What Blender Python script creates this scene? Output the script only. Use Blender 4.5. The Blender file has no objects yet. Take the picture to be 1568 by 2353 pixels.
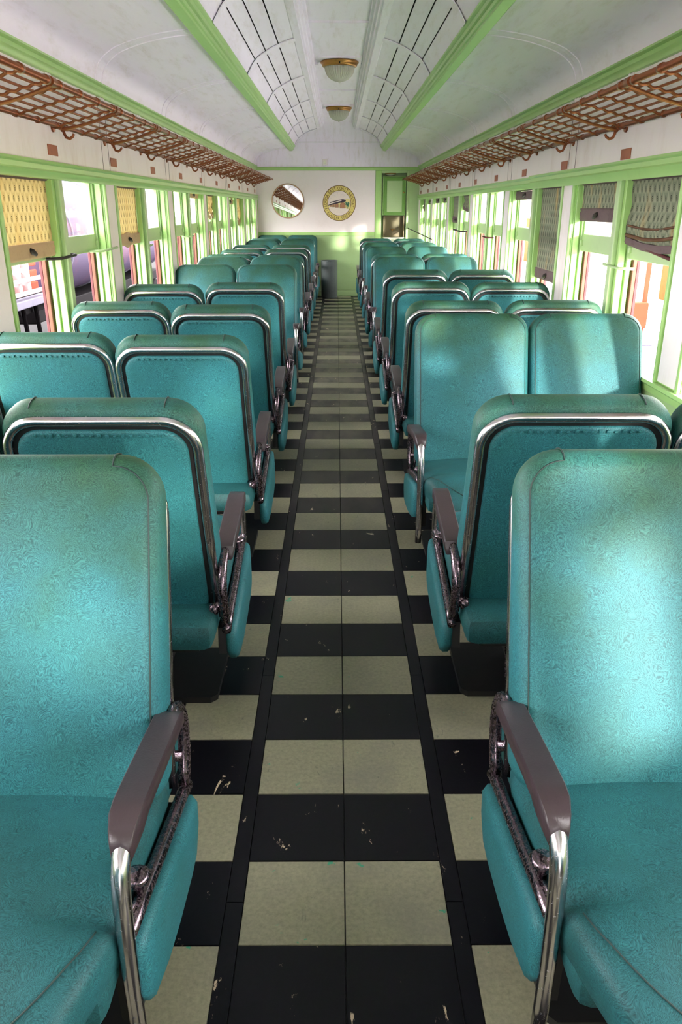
import bpy, bmesh, math, random
from mathutils import Vector, Matrix
random.seed(7)
S = bpy.context.scene
COL = S.collection
R = math.radians

# ------------------------------------------------------------------ camera
cam_d = bpy.data.cameras.new('camera')
cam = bpy.data.objects.new('camera', cam_d)
COL.objects.link(cam)
cam_d.sensor_fit = 'VERTICAL'
cam_d.sensor_height = 36.0
cam_d.lens = 1789.1 / 2353 * 36.0
cam_d.clip_start = 0.02
cam_d.clip_end = 300
cam.location = (-0.015, 0.0, 1.4572)
cam.rotation_euler = (math.pi / 2 - 0.3724, 0, -0.004826)
S.camera = cam

# ------------------------------------------------------------------ sky, sun, exposure
W = bpy.data.worlds.new('sky')
S.world = W
W.use_nodes = True
nt = W.node_tree
bg = nt.nodes['Background']
bg.inputs['Color'].default_value = (1.0, 0.955, 0.975, 1)
bg.inputs['Strength'].default_value = 5.0
sun_d = bpy.data.lights.new('sun', 'SUN')
sun_d.energy = 2.9
sun_d.angle = R(3.0)
sun_d.color = (1.0, 0.95, 0.86)
sun = bpy.data.objects.new('sun', sun_d)
COL.objects.link(sun)
sun.rotation_euler = Vector((-1.0, 2.4, -0.37)).to_track_quat('-Z', 'Y').to_euler()   # low sun from behind the camera, right
S.view_settings.view_transform = 'Standard'
S.view_settings.look = 'None'
S.view_settings.gamma = 1.0
S.view_settings.use_curve_mapping = False
S.view_settings.exposure = 2.1

# ------------------------------------------------------------------ materials
def lin(c):
    f = lambda v: v / 12.92 if v <= 0.04045 else ((v + 0.055) / 1.055) ** 2.4
    return tuple(f(v / 255) for v in c) + (1,)

class NT:
    def __init__(s, name):
        s.m = bpy.data.materials.new(name)
        s.m.use_nodes = True
        s.t = s.m.node_tree
        s.b = s.t.nodes['Principled BSDF']
        s.out = s.t.nodes['Material Output']
    def n(s, typ, **kw):
        o = s.t.nodes.new('ShaderNode' + typ)
        for k, v in kw.items():
            if k in o.inputs.keys():
                o.inputs[k].default_value = v
            else:
                setattr(o, k, v)
        return o
    def l(s, a, b):
        s.t.links.new(a, b)
    def coord(s, kind='Object', scale=(1, 1, 1)):
        tc = s.n('TexCoord')
        mp = s.n('Mapping')
        mp.inputs['Scale'].default_value = scale
        s.l(tc.outputs[kind], mp.inputs['Vector'])
        return mp.outputs['Vector']
    def world(s, scale=(1, 1, 1)):
        g = s.n('NewGeometry')
        mp = s.n('Mapping')
        mp.inputs['Scale'].default_value = scale
        s.l(g.outputs['Position'], mp.inputs['Vector'])
        return mp.outputs['Vector']
    def noise(s, vec, scale=5, detail=3, rough=0.55, dist=0.0):
        o = s.n('TexNoise')
        o.inputs['Scale'].default_value = scale
        o.inputs['Detail'].default_value = detail
        o.inputs['Roughness'].default_value = rough
        o.inputs['Distortion'].default_value = dist
        s.l(vec, o.inputs['Vector'])
        return o.outputs['Fac']
    def rng(s, fac, a, b, c=0.0, d=1.0):
        o = s.n('MapRange')
        o.inputs['From Min'].default_value = a
        o.inputs['From Max'].default_value = b
        o.inputs['To Min'].default_value = c
        o.inputs['To Max'].default_value = d
        s.l(fac, o.inputs['Value'])
        return o.outputs['Result']
    def math(s, op, a, b=None):
        o = s.n('Math')
        o.operation = op
        for i, v in enumerate((a, b)):
            if v is None:
                continue
            if isinstance(v, (int, float)):
                o.inputs[i].default_value = v
            else:
                s.l(v, o.inputs[i])
        return o.outputs[0]
    def mix(s, fac, a, b):
        o = s.n('Mix')
        o.data_type = 'RGBA'
        for idx, v in ((0, fac), (6, a), (7, b)):
            if isinstance(v, (int, float)):
                o.inputs[idx].default_value = v
            elif isinstance(v, tuple):
                o.inputs[idx].default_value = v
            else:
                s.l(v, o.inputs[idx])
        return o.outputs[2]
    def bump(s, h, strength=0.2, dist=0.002):
        o = s.n('Bump')
        o.inputs['Strength'].default_value = strength
        o.inputs['Distance'].default_value = dist
        s.l(h, o.inputs['Height'])
        s.l(o.outputs['Normal'], s.b.inputs['Normal'])
    def col(s, c):
        if isinstance(c, tuple):
            s.b.inputs['Base Color'].default_value = c
        else:
            s.l(c, s.b.inputs['Base Color'])
    def set(s, rough=0.5, metal=0.0, spec=0.5):
        s.b.inputs['Roughness'].default_value = rough
        s.b.inputs['Metallic'].default_value = metal
        s.b.inputs['Specular IOR Level'].default_value = spec
        return s.m

def paint(name, c, grime=None, amount=0.5, scale=6, rough=0.45, stretch=(1, 1, 1), bump=0.15, g0=0.5, g1=0.75):
    k = NT(name)
    v = k.world(stretch)
    n1 = k.noise(v, scale, 5, 0.65)
    n2 = k.noise(v, scale * 9, 3)
    base = lin(c)
    if grime:
        f = k.rng(n1, g0, g1, 0, amount)
        f = k.math('MULTIPLY', f, k.rng(n2, 0.35, 0.65, 0.3, 1))
        k.col(k.mix(f, base, lin(grime)))
    else:
        k.col(k.mix(k.rng(n2, 0.3, 0.7, 0, 0.25), base, tuple(x * 0.8 for x in base[:3]) + (1,)))
    k.bump(n2, bump, 0.002)
    return k.set(rough)

def vinyl(name, back=False, seat=False):
    k = NT(name)
    tc = k.n('TexCoord')
    oi = k.n('ObjectInfo')
    add = k.n('VectorMath'); add.operation = 'ADD'
    sc = k.n('VectorMath'); sc.operation = 'SCALE'
    sc.inputs[0].default_value = (7.3, 3.1, 5.7)
    k.l(oi.outputs['Random'], sc.inputs['Scale'])
    k.l(tc.outputs['Object'], add.inputs[0]); k.l(sc.outputs[0], add.inputs[1])
    vec = add.outputs[0]
    # swirl the coordinates, then fine strokes along the swirls
    nz = k.n('TexNoise'); nz.inputs['Scale'].default_value = 12; nz.inputs['Detail'].default_value = 1.5
    k.l(vec, nz.inputs['Vector'])
    sc2 = k.n('VectorMath'); sc2.operation = 'SCALE'; sc2.inputs['Scale'].default_value = 0.30
    k.l(nz.outputs['Color'], sc2.inputs[0])
    add2 = k.n('VectorMath'); add2.operation = 'ADD'
    k.l(vec, add2.inputs[0]); k.l(sc2.outputs[0], add2.inputs[1])
    mp = k.n('Mapping'); mp.inputs['Scale'].default_value = (1.0, 1.0, 0.35)
    k.l(add2.outputs[0], mp.inputs['Vector'])
    st = k.noise(mp.outputs[0], 380, 2, 0.6)
    strokes = k.rng(st, 0.34, 0.68)
    big = k.noise(vec, 6, 3)
    dark, light = lin((16, 68, 76)), lin((50, 118, 124))
    c = k.mix(strokes, dark, light)
    c = k.mix(k.rng(big, 0.35, 0.7, 0, 0.35), c, lin((30, 78, 68)))
    if back:
        sp = k.n('SeparateXYZ'); k.l(tc.outputs['Object'], sp.inputs[0])
        z = k.math('ADD', sp.outputs['Z'], k.rng(big, 0.2, 0.8, -0.14, 0.14))
        hand = k.rng(z, 0.40, 0.74, 0, 0.8)
        c = k.mix(hand, c, k.mix(strokes, lin((24, 50, 26)), lin((52, 86, 42))))
    if seat:      # sat-on vinyl: partly grime, partly cushion shade put into the colour
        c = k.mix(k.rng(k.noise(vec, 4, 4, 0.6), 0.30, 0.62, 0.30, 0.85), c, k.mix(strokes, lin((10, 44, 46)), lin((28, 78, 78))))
    k.col(c)
    k.bump(st, 0.18, 0.0012)
    return k.set(0.56, 0, 0.30)

def chrome(name, rust=0.3, c=(205, 200, 205)):
    k = NT(name)
    v = k.world()
    n = k.noise(v, 190, 3, 0.65)
    f = k.rng(n, 0.66 - rust * 0.20, 0.76, 0, 1)
    k.col(k.mix(f, lin(c), lin((50, 26, 20))))
    k.l(k.rng(f, 0, 1, 0.20, 0.75), k.b.inputs['Roughness'])
    k.l(k.rng(f, 0, 1, 1.0, 0.1), k.b.inputs['Metallic'])
    return k.m

M = {}
M['vinyl'] = vinyl('teal_vinyl')
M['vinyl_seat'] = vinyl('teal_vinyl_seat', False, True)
M['vinyl_back'] = vinyl('teal_vinyl_worn', True)
M['chrome'] = chrome('chrome_tube', 0.0)
M['rust_chrome'] = chrome('rusted_chrome', 0.8, (112, 98, 106))
M['pad'] = paint('armrest_pad', (52, 40, 44), (34, 26, 30), 0.6, 30, 0.36)
M['black_metal'] = paint('black_metal', (10, 9, 10), (30, 22, 20), 0.5, 8, 0.55)
M['seam'] = paint('seam_thread', (18, 44, 42), rough=0.6)
M['green'] = paint('green_paint', (164, 202, 122), (130, 166, 84), 0.3, 2.5, 0.36)
M['green_deep'] = paint('deep_green_paint', (104, 150, 62), (90, 130, 60), 0.3, 4, 0.4)
M['green_light'] = paint('pale_green_paint', (176, 200, 146), (150, 180, 110), 0.3, 3, 0.4)
M['wainscot'] = paint('wainscot_green', (158, 186, 128), (140, 160, 90), 0.4, 3, 0.4)
M['white_wall'] = paint('white_wall_paint', (242, 232, 230), (196, 168, 142), 0.4, 5, 0.45, (1, 1, 0.3))
M['white_ceil'] = paint('white_ceiling_paint', (244, 232, 248), (170, 146, 112), 0.42, 5, 0.45, (4.0, 0.5, 1), 0.12, 0.50, 0.80)
M['white_panel'] = paint('white_end_panel', (238, 226, 226), (210, 196, 186), 0.4, 3, 0.5)
M['brass'] = paint('bronze_rack_metal', (142, 78, 46), (74, 40, 26), 0.8, 14, 0.35)
M['brass'].node_tree.nodes['Principled BSDF'].inputs['Metallic'].default_value = 0.55
M['plaque'] = paint('copper_plaque', (160, 88, 56), (110, 56, 40), 0.7, 40, 0.5)
M['gold'] = paint('gilt_lamp_ring', (168, 120, 62), (110, 74, 36), 0.7, 30, 0.35)
M['gold'].node_tree.nodes['Principled BSDF'].inputs['Metallic'].default_value = 0.6
M['void'] = paint('dark_void', (14, 12, 12), rough=0.9)
M['brown_wood'] = paint('brown_track_wood', (96, 56, 32), (60, 30, 20), 0.6, 12, 0.6)
M['red_paint'] = paint('dark_red_paint', (80, 18, 22), (44, 34, 34), 0.9, 18, 0.6)
M['shell'] = paint('coach_outer_shell', (120, 90, 70), rough=0.7)
M['bin'] = paint('bin_metal', (86, 92, 90), (50, 54, 54), 0.6, 6, 0.35)
M['niche'] = paint('stained_niche_metal', (104, 90, 52), (54, 44, 24), 0.9, 10, 0.4, (1, 1, 0.3))
M['porcelain'] = paint('basin_enamel', (232, 230, 214), rough=0.3)
M['hem'] = paint('blind_hem_cloth', (206, 174, 138), (160, 122, 90), 0.6, 16, 0.8)
M['hem_dark'] = paint('blind_hem_dark_cloth', (104, 84, 84), (70, 52, 52), 0.6, 16, 0.8)
M['tassel'] = paint('dark_pull', (44, 34, 34), rough=0.7)

def tile(name, black):
    k = NT(name)
    g = k.n('NewGeometry')
    v = k.world()
    sp = k.n('SeparateXYZ'); k.l(g.outputs['Position'], sp.inputs[0])
    fine = k.noise(v, 90, 4, 0.7)
    big = k.noise(v, 4.5, 3)
    chips = k.noise(k.world((1, 0.45, 1)), 17, 6, 0.72, 0.5)
    if black:
        c = k.mix(k.rng(fine, 0.3, 0.7), lin((4, 3, 8)), lin((10, 8, 16)))
        # scuffed to grey where feet pass, half way down the aisle
        y1 = k.rng(sp.outputs['Y'], 3.2, 7.2)
        y2 = k.rng(sp.outputs['Y'], 10.5, 12.5, 1, 0)
        xx = k.rng(k.math('ABSOLUTE', sp.outputs['X']), 0.17, 0.30, 0.62, 0.08)
        w = k.math('MULTIPLY', k.math('MULTIPLY', y1, y2), xx)
        w = k.math('MULTIPLY', w, k.rng(k.noise(k.world((2.5, 0.9, 1)), 3.2, 4), 0.36, 0.58, 0.25, 1))
        c = k.mix(w, c, lin((122, 114, 100)))
        c = k.mix(k.rng(chips, 0.645, 0.67), c, lin((196, 176, 150)))
    else:
        c = k.mix(k.rng(fine, 0.3, 0.7), lin((122, 119, 98)), lin((146, 142, 118)))
        c = k.mix(k.rng(big, 0.45, 0.75, 0, 0.5), c, lin((106, 104, 98)))
        c = k.mix(k.rng(chips, 0.64, 0.70, 0, 0.8), c, lin((84, 82, 76)))
        pk = k.math('MULTIPLY', k.rng(k.noise(v, 11, 5, 0.7), 0.66, 0.68), k.rng(sp.outputs['Y'], 3.2, 3.0))
        c = k.mix(pk, c, lin((62, 142, 112)))
    k.col(c)
    k.bump(fine, 0.15, 0.001)
    return k.set(0.42 if black else 0.5, 0, 0.22 if black else 0.3)
M['tile_black'] = tile('black_floor_tile', True)
M['tile_white'] = tile('cream_floor_tile', False)

def blind_mat(name, base, ink, trans):
    k = NT(name)
    tc = k.n('TexCoord')
    sp = k.n('SeparateXYZ'); k.l(tc.outputs['UV'], sp.inputs[0])
    u, v = sp.outputs[0], sp.outputs[1]
    def lattice(du, dv):
        a = k.math('SUBTRACT', k.math('FRACT', k.math('ADD', u, du)), 0.5)
        b = k.math('FRACT', k.math('ADD', v, dv))
        # nested arches over a long pale drop that widens downwards
        bb = k.math('SUBTRACT', b, 0.66)
        r = k.math('SQRT', k.math('ADD', k.math('MULTIPLY', k.math('MULTIPLY', a, a), 2.6), k.math('MULTIPLY', bb, bb)))
        ring = k.rng(k.math('SINE', k.math('MULTIPLY', r, 62)), -0.2, 0.5)
        ring = k.math('MULTIPLY', ring, k.rng(r, 0.27, 0.31, 1, 0))
        ring = k.math('MULTIPLY', ring, k.rng(bb, -0.10, 0.0))
        half = k.math('MULTIPLY', k.math('SUBTRACT', 0.74, b), 0.52)
        drop = k.rng(k.math('SUBTRACT', half, k.math('ABSOLUTE', a)), -0.06, 0.10)
        drop = k.math('MULTIPLY', drop, k.rng(b, 0.0, 0.12))
        return ring, drop
    r1, d1 = lattice(0.0, 0.0)
    r2, d2 = lattice(0.5, 0.5)
    cb = k.mix(k.math('MAXIMUM', d1, d2), lin(ink[1]), lin(base))
    c = k.mix(k.math('MAXIMUM', r1, r2), cb, lin(ink[0]))
    st = k.noise(k.world((1, 2.5, 0.5)), 5, 4)
    c = k.mix(k.rng(st, 0.55, 0.75, 0, 0.5), c, lin((190, 150, 80)))
    k.col(c)
    k.set(0.85, 0, 0.2)
    tr = k.n('BsdfTranslucent'); k.l(c, tr.inputs['Color'])
    ms = k.n('MixShader'); ms.inputs[0].default_value = trans
    k.l(k.b.outputs[0], ms.inputs[1]); k.l(tr.outputs[0], ms.inputs[2])
    k.l(ms.outputs[0], k.out.inputs['Surface'])
    return k.m
M['blind_left'] = blind_mat('patterned_blind_tan', (204, 180, 122), ((60, 52, 28), (186, 162, 106)), 0.12)
M['blind_right'] = blind_mat('patterned_blind_grey', (122, 124, 104), ((26, 28, 22), (100, 104, 86)), 0.05)  # same cloth as the left, its backlit dimness put into the colour

def glass_mat(name, tint=(1, 1, 1, 1), gl=0.08):
    k = NT(name)
    tr = k.n('BsdfTransparent'); tr.inputs[0].default_value = tint
    g = k.n('BsdfGlossy'); g.inputs['Roughness'].default_value = 0.02
    ms = k.n('MixShader'); ms.inputs[0].default_value = gl
    k.l(tr.outputs[0], ms.inputs[1]); k.l(g.outputs[0], ms.inputs[2])
    k.l(ms.outputs[0], k.out.inputs['Surface'])
    return k.m
M['pane'] = glass_mat('window_glass', (0.93, 0.96, 0.95, 1))
k = NT('ribbed_lamp_glass'); k.col(lin((214, 210, 196))); k.b.inputs['Transmission Weight'].default_value = 0.35
M['lamp_glass'] = k.set(0.12)
k = NT('mirror_silver'); k.col((0.9, 0.9, 0.9, 1)); M['mirror'] = k.set(0.01, 1.0)
M['mirror_frame'] = paint('mirror_frame', (190, 150, 120), (120, 90, 70), 0.5, 20, 0.35)
M['em_tan'] = paint('emblem_tan', (226, 206, 122), rough=0.6)
M['em_line'] = paint('emblem_brown', (112, 78, 30), rough=0.6)
M['em_cream'] = paint('emblem_cream', (238, 222, 214), rough=0.6)
M['em_stone'] = paint('emblem_stone', (236, 218, 148), rough=0.6)
M['em_arch'] = paint('emblem_arch', (176, 124, 92), rough=0.6)
M['em_dark'] = paint('emblem_dark', (62, 50, 66), rough=0.6)
M['em_green'] = paint('emblem_green', (60, 118, 92), rough=0.6)
M['em_cloud'] = paint('emblem_cloud', (206, 196, 200), rough=0.6)
M['ext_ground'] = paint('pale_gravel', (198, 194, 202), (164, 158, 160), 0.5, 2, 0.9)
M['ext_wall'] = paint('cream_render', (232, 222, 196), (210, 190, 150), 0.5, 1, 0.9)
M['ext_red'] = paint('faded_red_metal', (176, 58, 40), (140, 46, 34), 0.5, 3, 0.6)
M['ext_pale'] = paint('pale_pink_metal', (160, 138, 138), (120, 96, 98), 0.4, 3, 0.6)
M['ext_grey'] = paint('grey_beam', (90, 88, 100), (60, 54, 58), 0.5, 4, 0.6)
M['ext_tank'] = paint('tank_purple', (66, 58, 76), (120, 70, 70), 0.7, 1.2, 0.5)
M['ext_black'] = paint('bogie_black', (5, 4, 5), (16, 9, 8), 0.5, 6, 0.7)
M['ext_teal'] = paint('teal_box', (40, 84, 78), rough=0.6)
M['ext_rust'] = paint('rust_orange', (120, 70, 34), (70, 34, 20), 0.6, 8, 0.7)

for _n, _m in M.items():
    if _n.startswith('ext_'):      # dull weathered surfaces outdoors
        _m.node_tree.nodes['Principled BSDF'].inputs['Specular IOR Level'].default_value = 0.03

# ------------------------------------------------------------------ mesh helpers
class MB:
    def __init__(s):
        s.v = []; s.f = []; s.uv = {}
    def add(s, vs, fs):
        o = len(s.v)
        s.v += [tuple(p) for p in vs]
        s.f += [tuple(i + o for i in f) for f in fs]
        return s
    def box(s, x0, x1, y0, y1, z0, z1):
        x0, x1 = min(x0, x1), max(x0, x1); y0, y1 = min(y0, y1), max(y0, y1); z0, z1 = min(z0, z1), max(z0, z1)
        return s.add([(x0, y0, z0), (x1, y0, z0), (x1, y1, z0), (x0, y1, z0), (x0, y0, z1), (x1, y0, z1), (x1, y1, z1), (x0, y1, z1)],
                     [(0, 3, 2, 1), (4, 5, 6, 7), (0, 1, 5, 4), (1, 2, 6, 5), (2, 3, 7, 6), (3, 0, 4, 7)])
    def rbox(s, x0, x1, y0, y1, z0, z1, r=0.01):
        x0, x1 = min(x0, x1), max(x0, x1); y0, y1 = min(y0, y1), max(y0, y1); z0, z1 = min(z0, z1), max(z0, z1)
        bm = bmesh.new()
        bmesh.ops.create_cube(bm, size=1)
        for v in bm.verts:
            v.co = Vector(((x0 + x1) / 2 + v.co.x * (x1 - x0), (y0 + y1) / 2 + v.co.y * (y1 - y0), (z0 + z1) / 2 + v.co.z * (z1 - z0)))
        r = min(r, 0.49 * min(x1 - x0, y1 - y0, z1 - z0))
        bmesh.ops.bevel(bm, geom=bm.edges[:], offset=r, segments=2, profile=0.5, affect='EDGES')
        bm.verts.index_update()
        s.add([v.co for v in bm.verts], [[v.index for v in f.verts] for f in bm.faces])
        bm.free()
        return s
    def sweep(s, prof, y0, y1):
        """closed (x, z) profile swept along Y"""
        n = len(prof)
        vs = [(p[0], y0, p[1]) for p in prof] + [(p[0], y1, p[1]) for p in prof]
        fs = [(i, (i + 1) % n, n + (i + 1) % n, n + i) for i in range(n)]
        fs += [tuple(range(n - 1, -1, -1)), tuple(range(n, 2 * n))]
        return s.add(vs, fs)
    def prism(s, pts, axis, a, b):
        """closed polygon (u, v) extruded along axis ('x','y','z') from a to b"""
        mk = {'x': lambda u, v, w: (w, u, v), 'y': lambda u, v, w: (u, w, v), 'z': lambda u, v, w: (u, v, w)}[axis]
        n = len(pts)
        vs = [mk(p[0], p[1], a) for p in pts] + [mk(p[0], p[1], b) for p in pts]
        fs = [(i, (i + 1) % n, n + (i + 1) % n, n + i) for i in range(n)]
        fs += [tuple(range(n - 1, -1, -1)), tuple(range(n, 2 * n))]
        return s.add(vs, fs)
    def tube(s, pts, r, seg=10, cap=True, closed=False):
        P = [Vector(p) for p in pts]
        n = len(P)
        rr = r if isinstance(r, (list, tuple)) else [r] * n
        up = None
        base = len(s.v)
        vs = []; fs = []
        for i in range(n):
            if closed:
                d = P[(i + 1) % n] - P[i - 1]
            else:
                d = P[min(i + 1, n - 1)] - P[max(i - 1, 0)]
            d.normalize()
            if up is None:
                up = Vector((0, 0, 1)) if abs(d.z) < 0.9 else Vector((1, 0, 0))
            a = d.cross(up)
            if a.length < 1e-4:
                a = d.cross(Vector((0, 1, 0.3)))
            a.normalize()
            b = a.cross(d).normalized()
            up = b
            for j in range(seg):
                t = 2 * math.pi * j / seg
                vs.append(P[i] + (a * math.cos(t) + b * math.sin(t)) * rr[i])
        m = n if closed else n - 1
        for i in range(m):
            for j in range(seg):
                k2 = (i + 1) % n
                fs.append((i * seg + j, i * seg + (j + 1) % seg, k2 * seg + (j + 1) % seg, k2 * seg + j))
        if cap and not closed:
            fs.append(tuple(range(seg - 1, -1, -1)))
            fs.append(tuple((n - 1) * seg + j for j in range(seg)))
        return s.add(vs, fs)
    def lathe(s, prof, c, seg=24, axis='z', rib=None):
        vs = []; fs = []
        n = len(prof)
        for i, (r, h) in enumerate(prof):
            for j in range(seg):
                t = 2 * math.pi * j / seg
                q = r * (1 + (rib if (rib and j % 2) else 0))
                a, b = q * math.cos(t), q * math.sin(t)
                if axis == 'z': vs.append((c[0] + a, c[1] + b, c[2] + h))
                elif axis == 'y': vs.append((c[0] + a, c[1] + h, c[2] + b))
                else: vs.append((c[0] + h, c[1] + a, c[2] + b))
        for i in range(n - 1):
            for j in range(seg):
                fs.append((i * seg + j, i * seg + (j + 1) % seg, (i + 1) * seg + (j + 1) % seg, (i + 1) * seg + j))
        fs.append(tuple(range(seg))); fs.append(tuple((n - 1) * seg + j for j in range(seg)))
        return s.add(vs, fs)
    def mesh(s, name, mt, smooth=False):
        me = bpy.data.meshes.new(name)
        me.from_pydata(s.v, [], s.f)
        bm = bmesh.new(); bm.from_mesh(me)
        bmesh.ops.recalc_face_normals(bm, faces=bm.faces[:])
        bm.to_mesh(me); bm.free()
        me.materials.append(M[mt] if isinstance(mt, str) else mt)
        if smooth == 'auto':
            me.polygons.foreach_set('use_smooth', [True] * len(me.polygons))
            try:
                me.set_sharp_from_angle(angle=R(38))
            except Exception:
                pass
        elif smooth:
            me.polygons.foreach_set('use_smooth', [True] * len(me.polygons))
        return me
    def obj(s, name, mt, parent=None, smooth=False, label=None):
        return link(name, s.mesh(name, mt, smooth), parent, label=label)

def link(name, me, parent=None, loc=None, label=None):
    o = bpy.data.objects.new(name, me)
    COL.objects.link(o)
    if parent: o.parent = parent
    if loc: o.location = loc
    if label: o['label'] = label
    return o
def tag(o, label, cat, group=None, kind=None):
    o['label'] = label; o['category'] = cat
    if group: o['group'] = group
    if kind: o['kind'] = kind
    return o
def empty(name, loc=(0, 0, 0)):
    o = bpy.data.objects.new(name, None)
    o.empty_display_size = 0.1
    COL.objects.link(o); o.location = loc
    return o
def struct(o, label, cat):
    return tag(o, label, cat, kind='structure')
def copy_tree(o, parent=None):
    c = o.copy(); COL.objects.link(c)
    if parent: c.parent = parent
    for ch in list(o.children):
        copy_tree(ch, c)
    return c
ORD = ['first', 'second', 'third', 'fourth', 'fifth', 'sixth', 'seventh', 'eighth', 'ninth', 'tenth', 'eleventh', 'twelfth', 'thirteenth', 'fourteenth', 'fifteenth', 'sixteenth']

# ------------------------------------------------------------------ plan
XW = 1.385            # inner wall plane
YE = 14.3             # end wall
YB = -5.6             # rear of the coach behind the camera
T = 0.2286            # floor tile
Y0 = 1.2044           # near edge of the first cream row
M0, MP = 3.40, 1.795  # first window pair start, pair pitch
OA, PB, OB = 0.70, 0.815, 1.52   # opening one end, opening two start, opening two end
SILL, HEAD = 0.745, 1.60
XG = 1.455            # sash plane

# ------------------------------------------------------------------ floor
sub = MB().box(-1.5, 1.5, YB, YE + 0.6, -0.08, -0.004)
floor = struct(sub.obj('floor', 'void'), 'black and cream checkered tile floor of the coach aisle', 'floor')
g = 0.0009
tm = {}
for key, mt, w in (('cb', 'tile_black', T), ('cw', 'tile_white', T)):
    tm[key] = MB().add([(-w/2+g, g, -0.005), (w/2-g, g, -0.005), (w/2-g, T-g, -0.005), (-w/2+g, T-g, -0.005),
                        (-w/2+g+.001, g+.001, 0), (w/2-g-.001, g+.001, 0), (w/2-g-.001, T-g-.001, 0), (-w/2+g+.001, T-g-.001, 0)],
                       [(4, 5, 6, 7), (0, 1, 5, 4), (1, 2, 6, 5), (2, 3, 7, 6), (3, 0, 4, 7)]).mesh('floor_tile', mt)
SW = 0.038
rest = {'tile_black': MB(), 'tile_white': MB()}
for r in range(-30, 58):
    y = Y0 + r * T
    if y + T > YE: break
    white = (r % 2 == 1)   # row 0 nearest edge k=0 -> cream rows are k even..odd handled below
    cw = (r % 2 == 0)
    for sgn in (-1, 1):
        for cidx in range(5):
            x = sgn * (T / 2) if cidx == 0 else sgn * (T + SW + T * (cidx - 0.5))
            isw = cw if cidx == 0 else (not cw) if cidx % 2 == 1 else cw
            if cidx <= 1 and r >= -2:
                link('floor_tile', tm['cw' if isw else 'cb'], floor, (x, y, 0.0008 * random.random()))
            else:
                q = rest['tile_white' if isw else 'tile_black']
                q.box(x - T/2 + g, x + T/2 - g, y + g, y + T - g, -0.005, 0)
for mt, q in rest.items():
    o = q.obj('floor_tile', mt, floor); o['kind'] = 'stuff'
strip = MB().box(-SW/2 + g, SW/2 - g, g, 4 * T - g, -0.005, 0.0).mesh('border_strip', 'tile_black')
for sgn in (-1, 1):
    for i in range(-2, 14):
        y = Y0 + 0.11 + i * 4 * T
        link('border_strip', strip, floor, (sgn * (T + SW/2), y, 0.0004))

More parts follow.
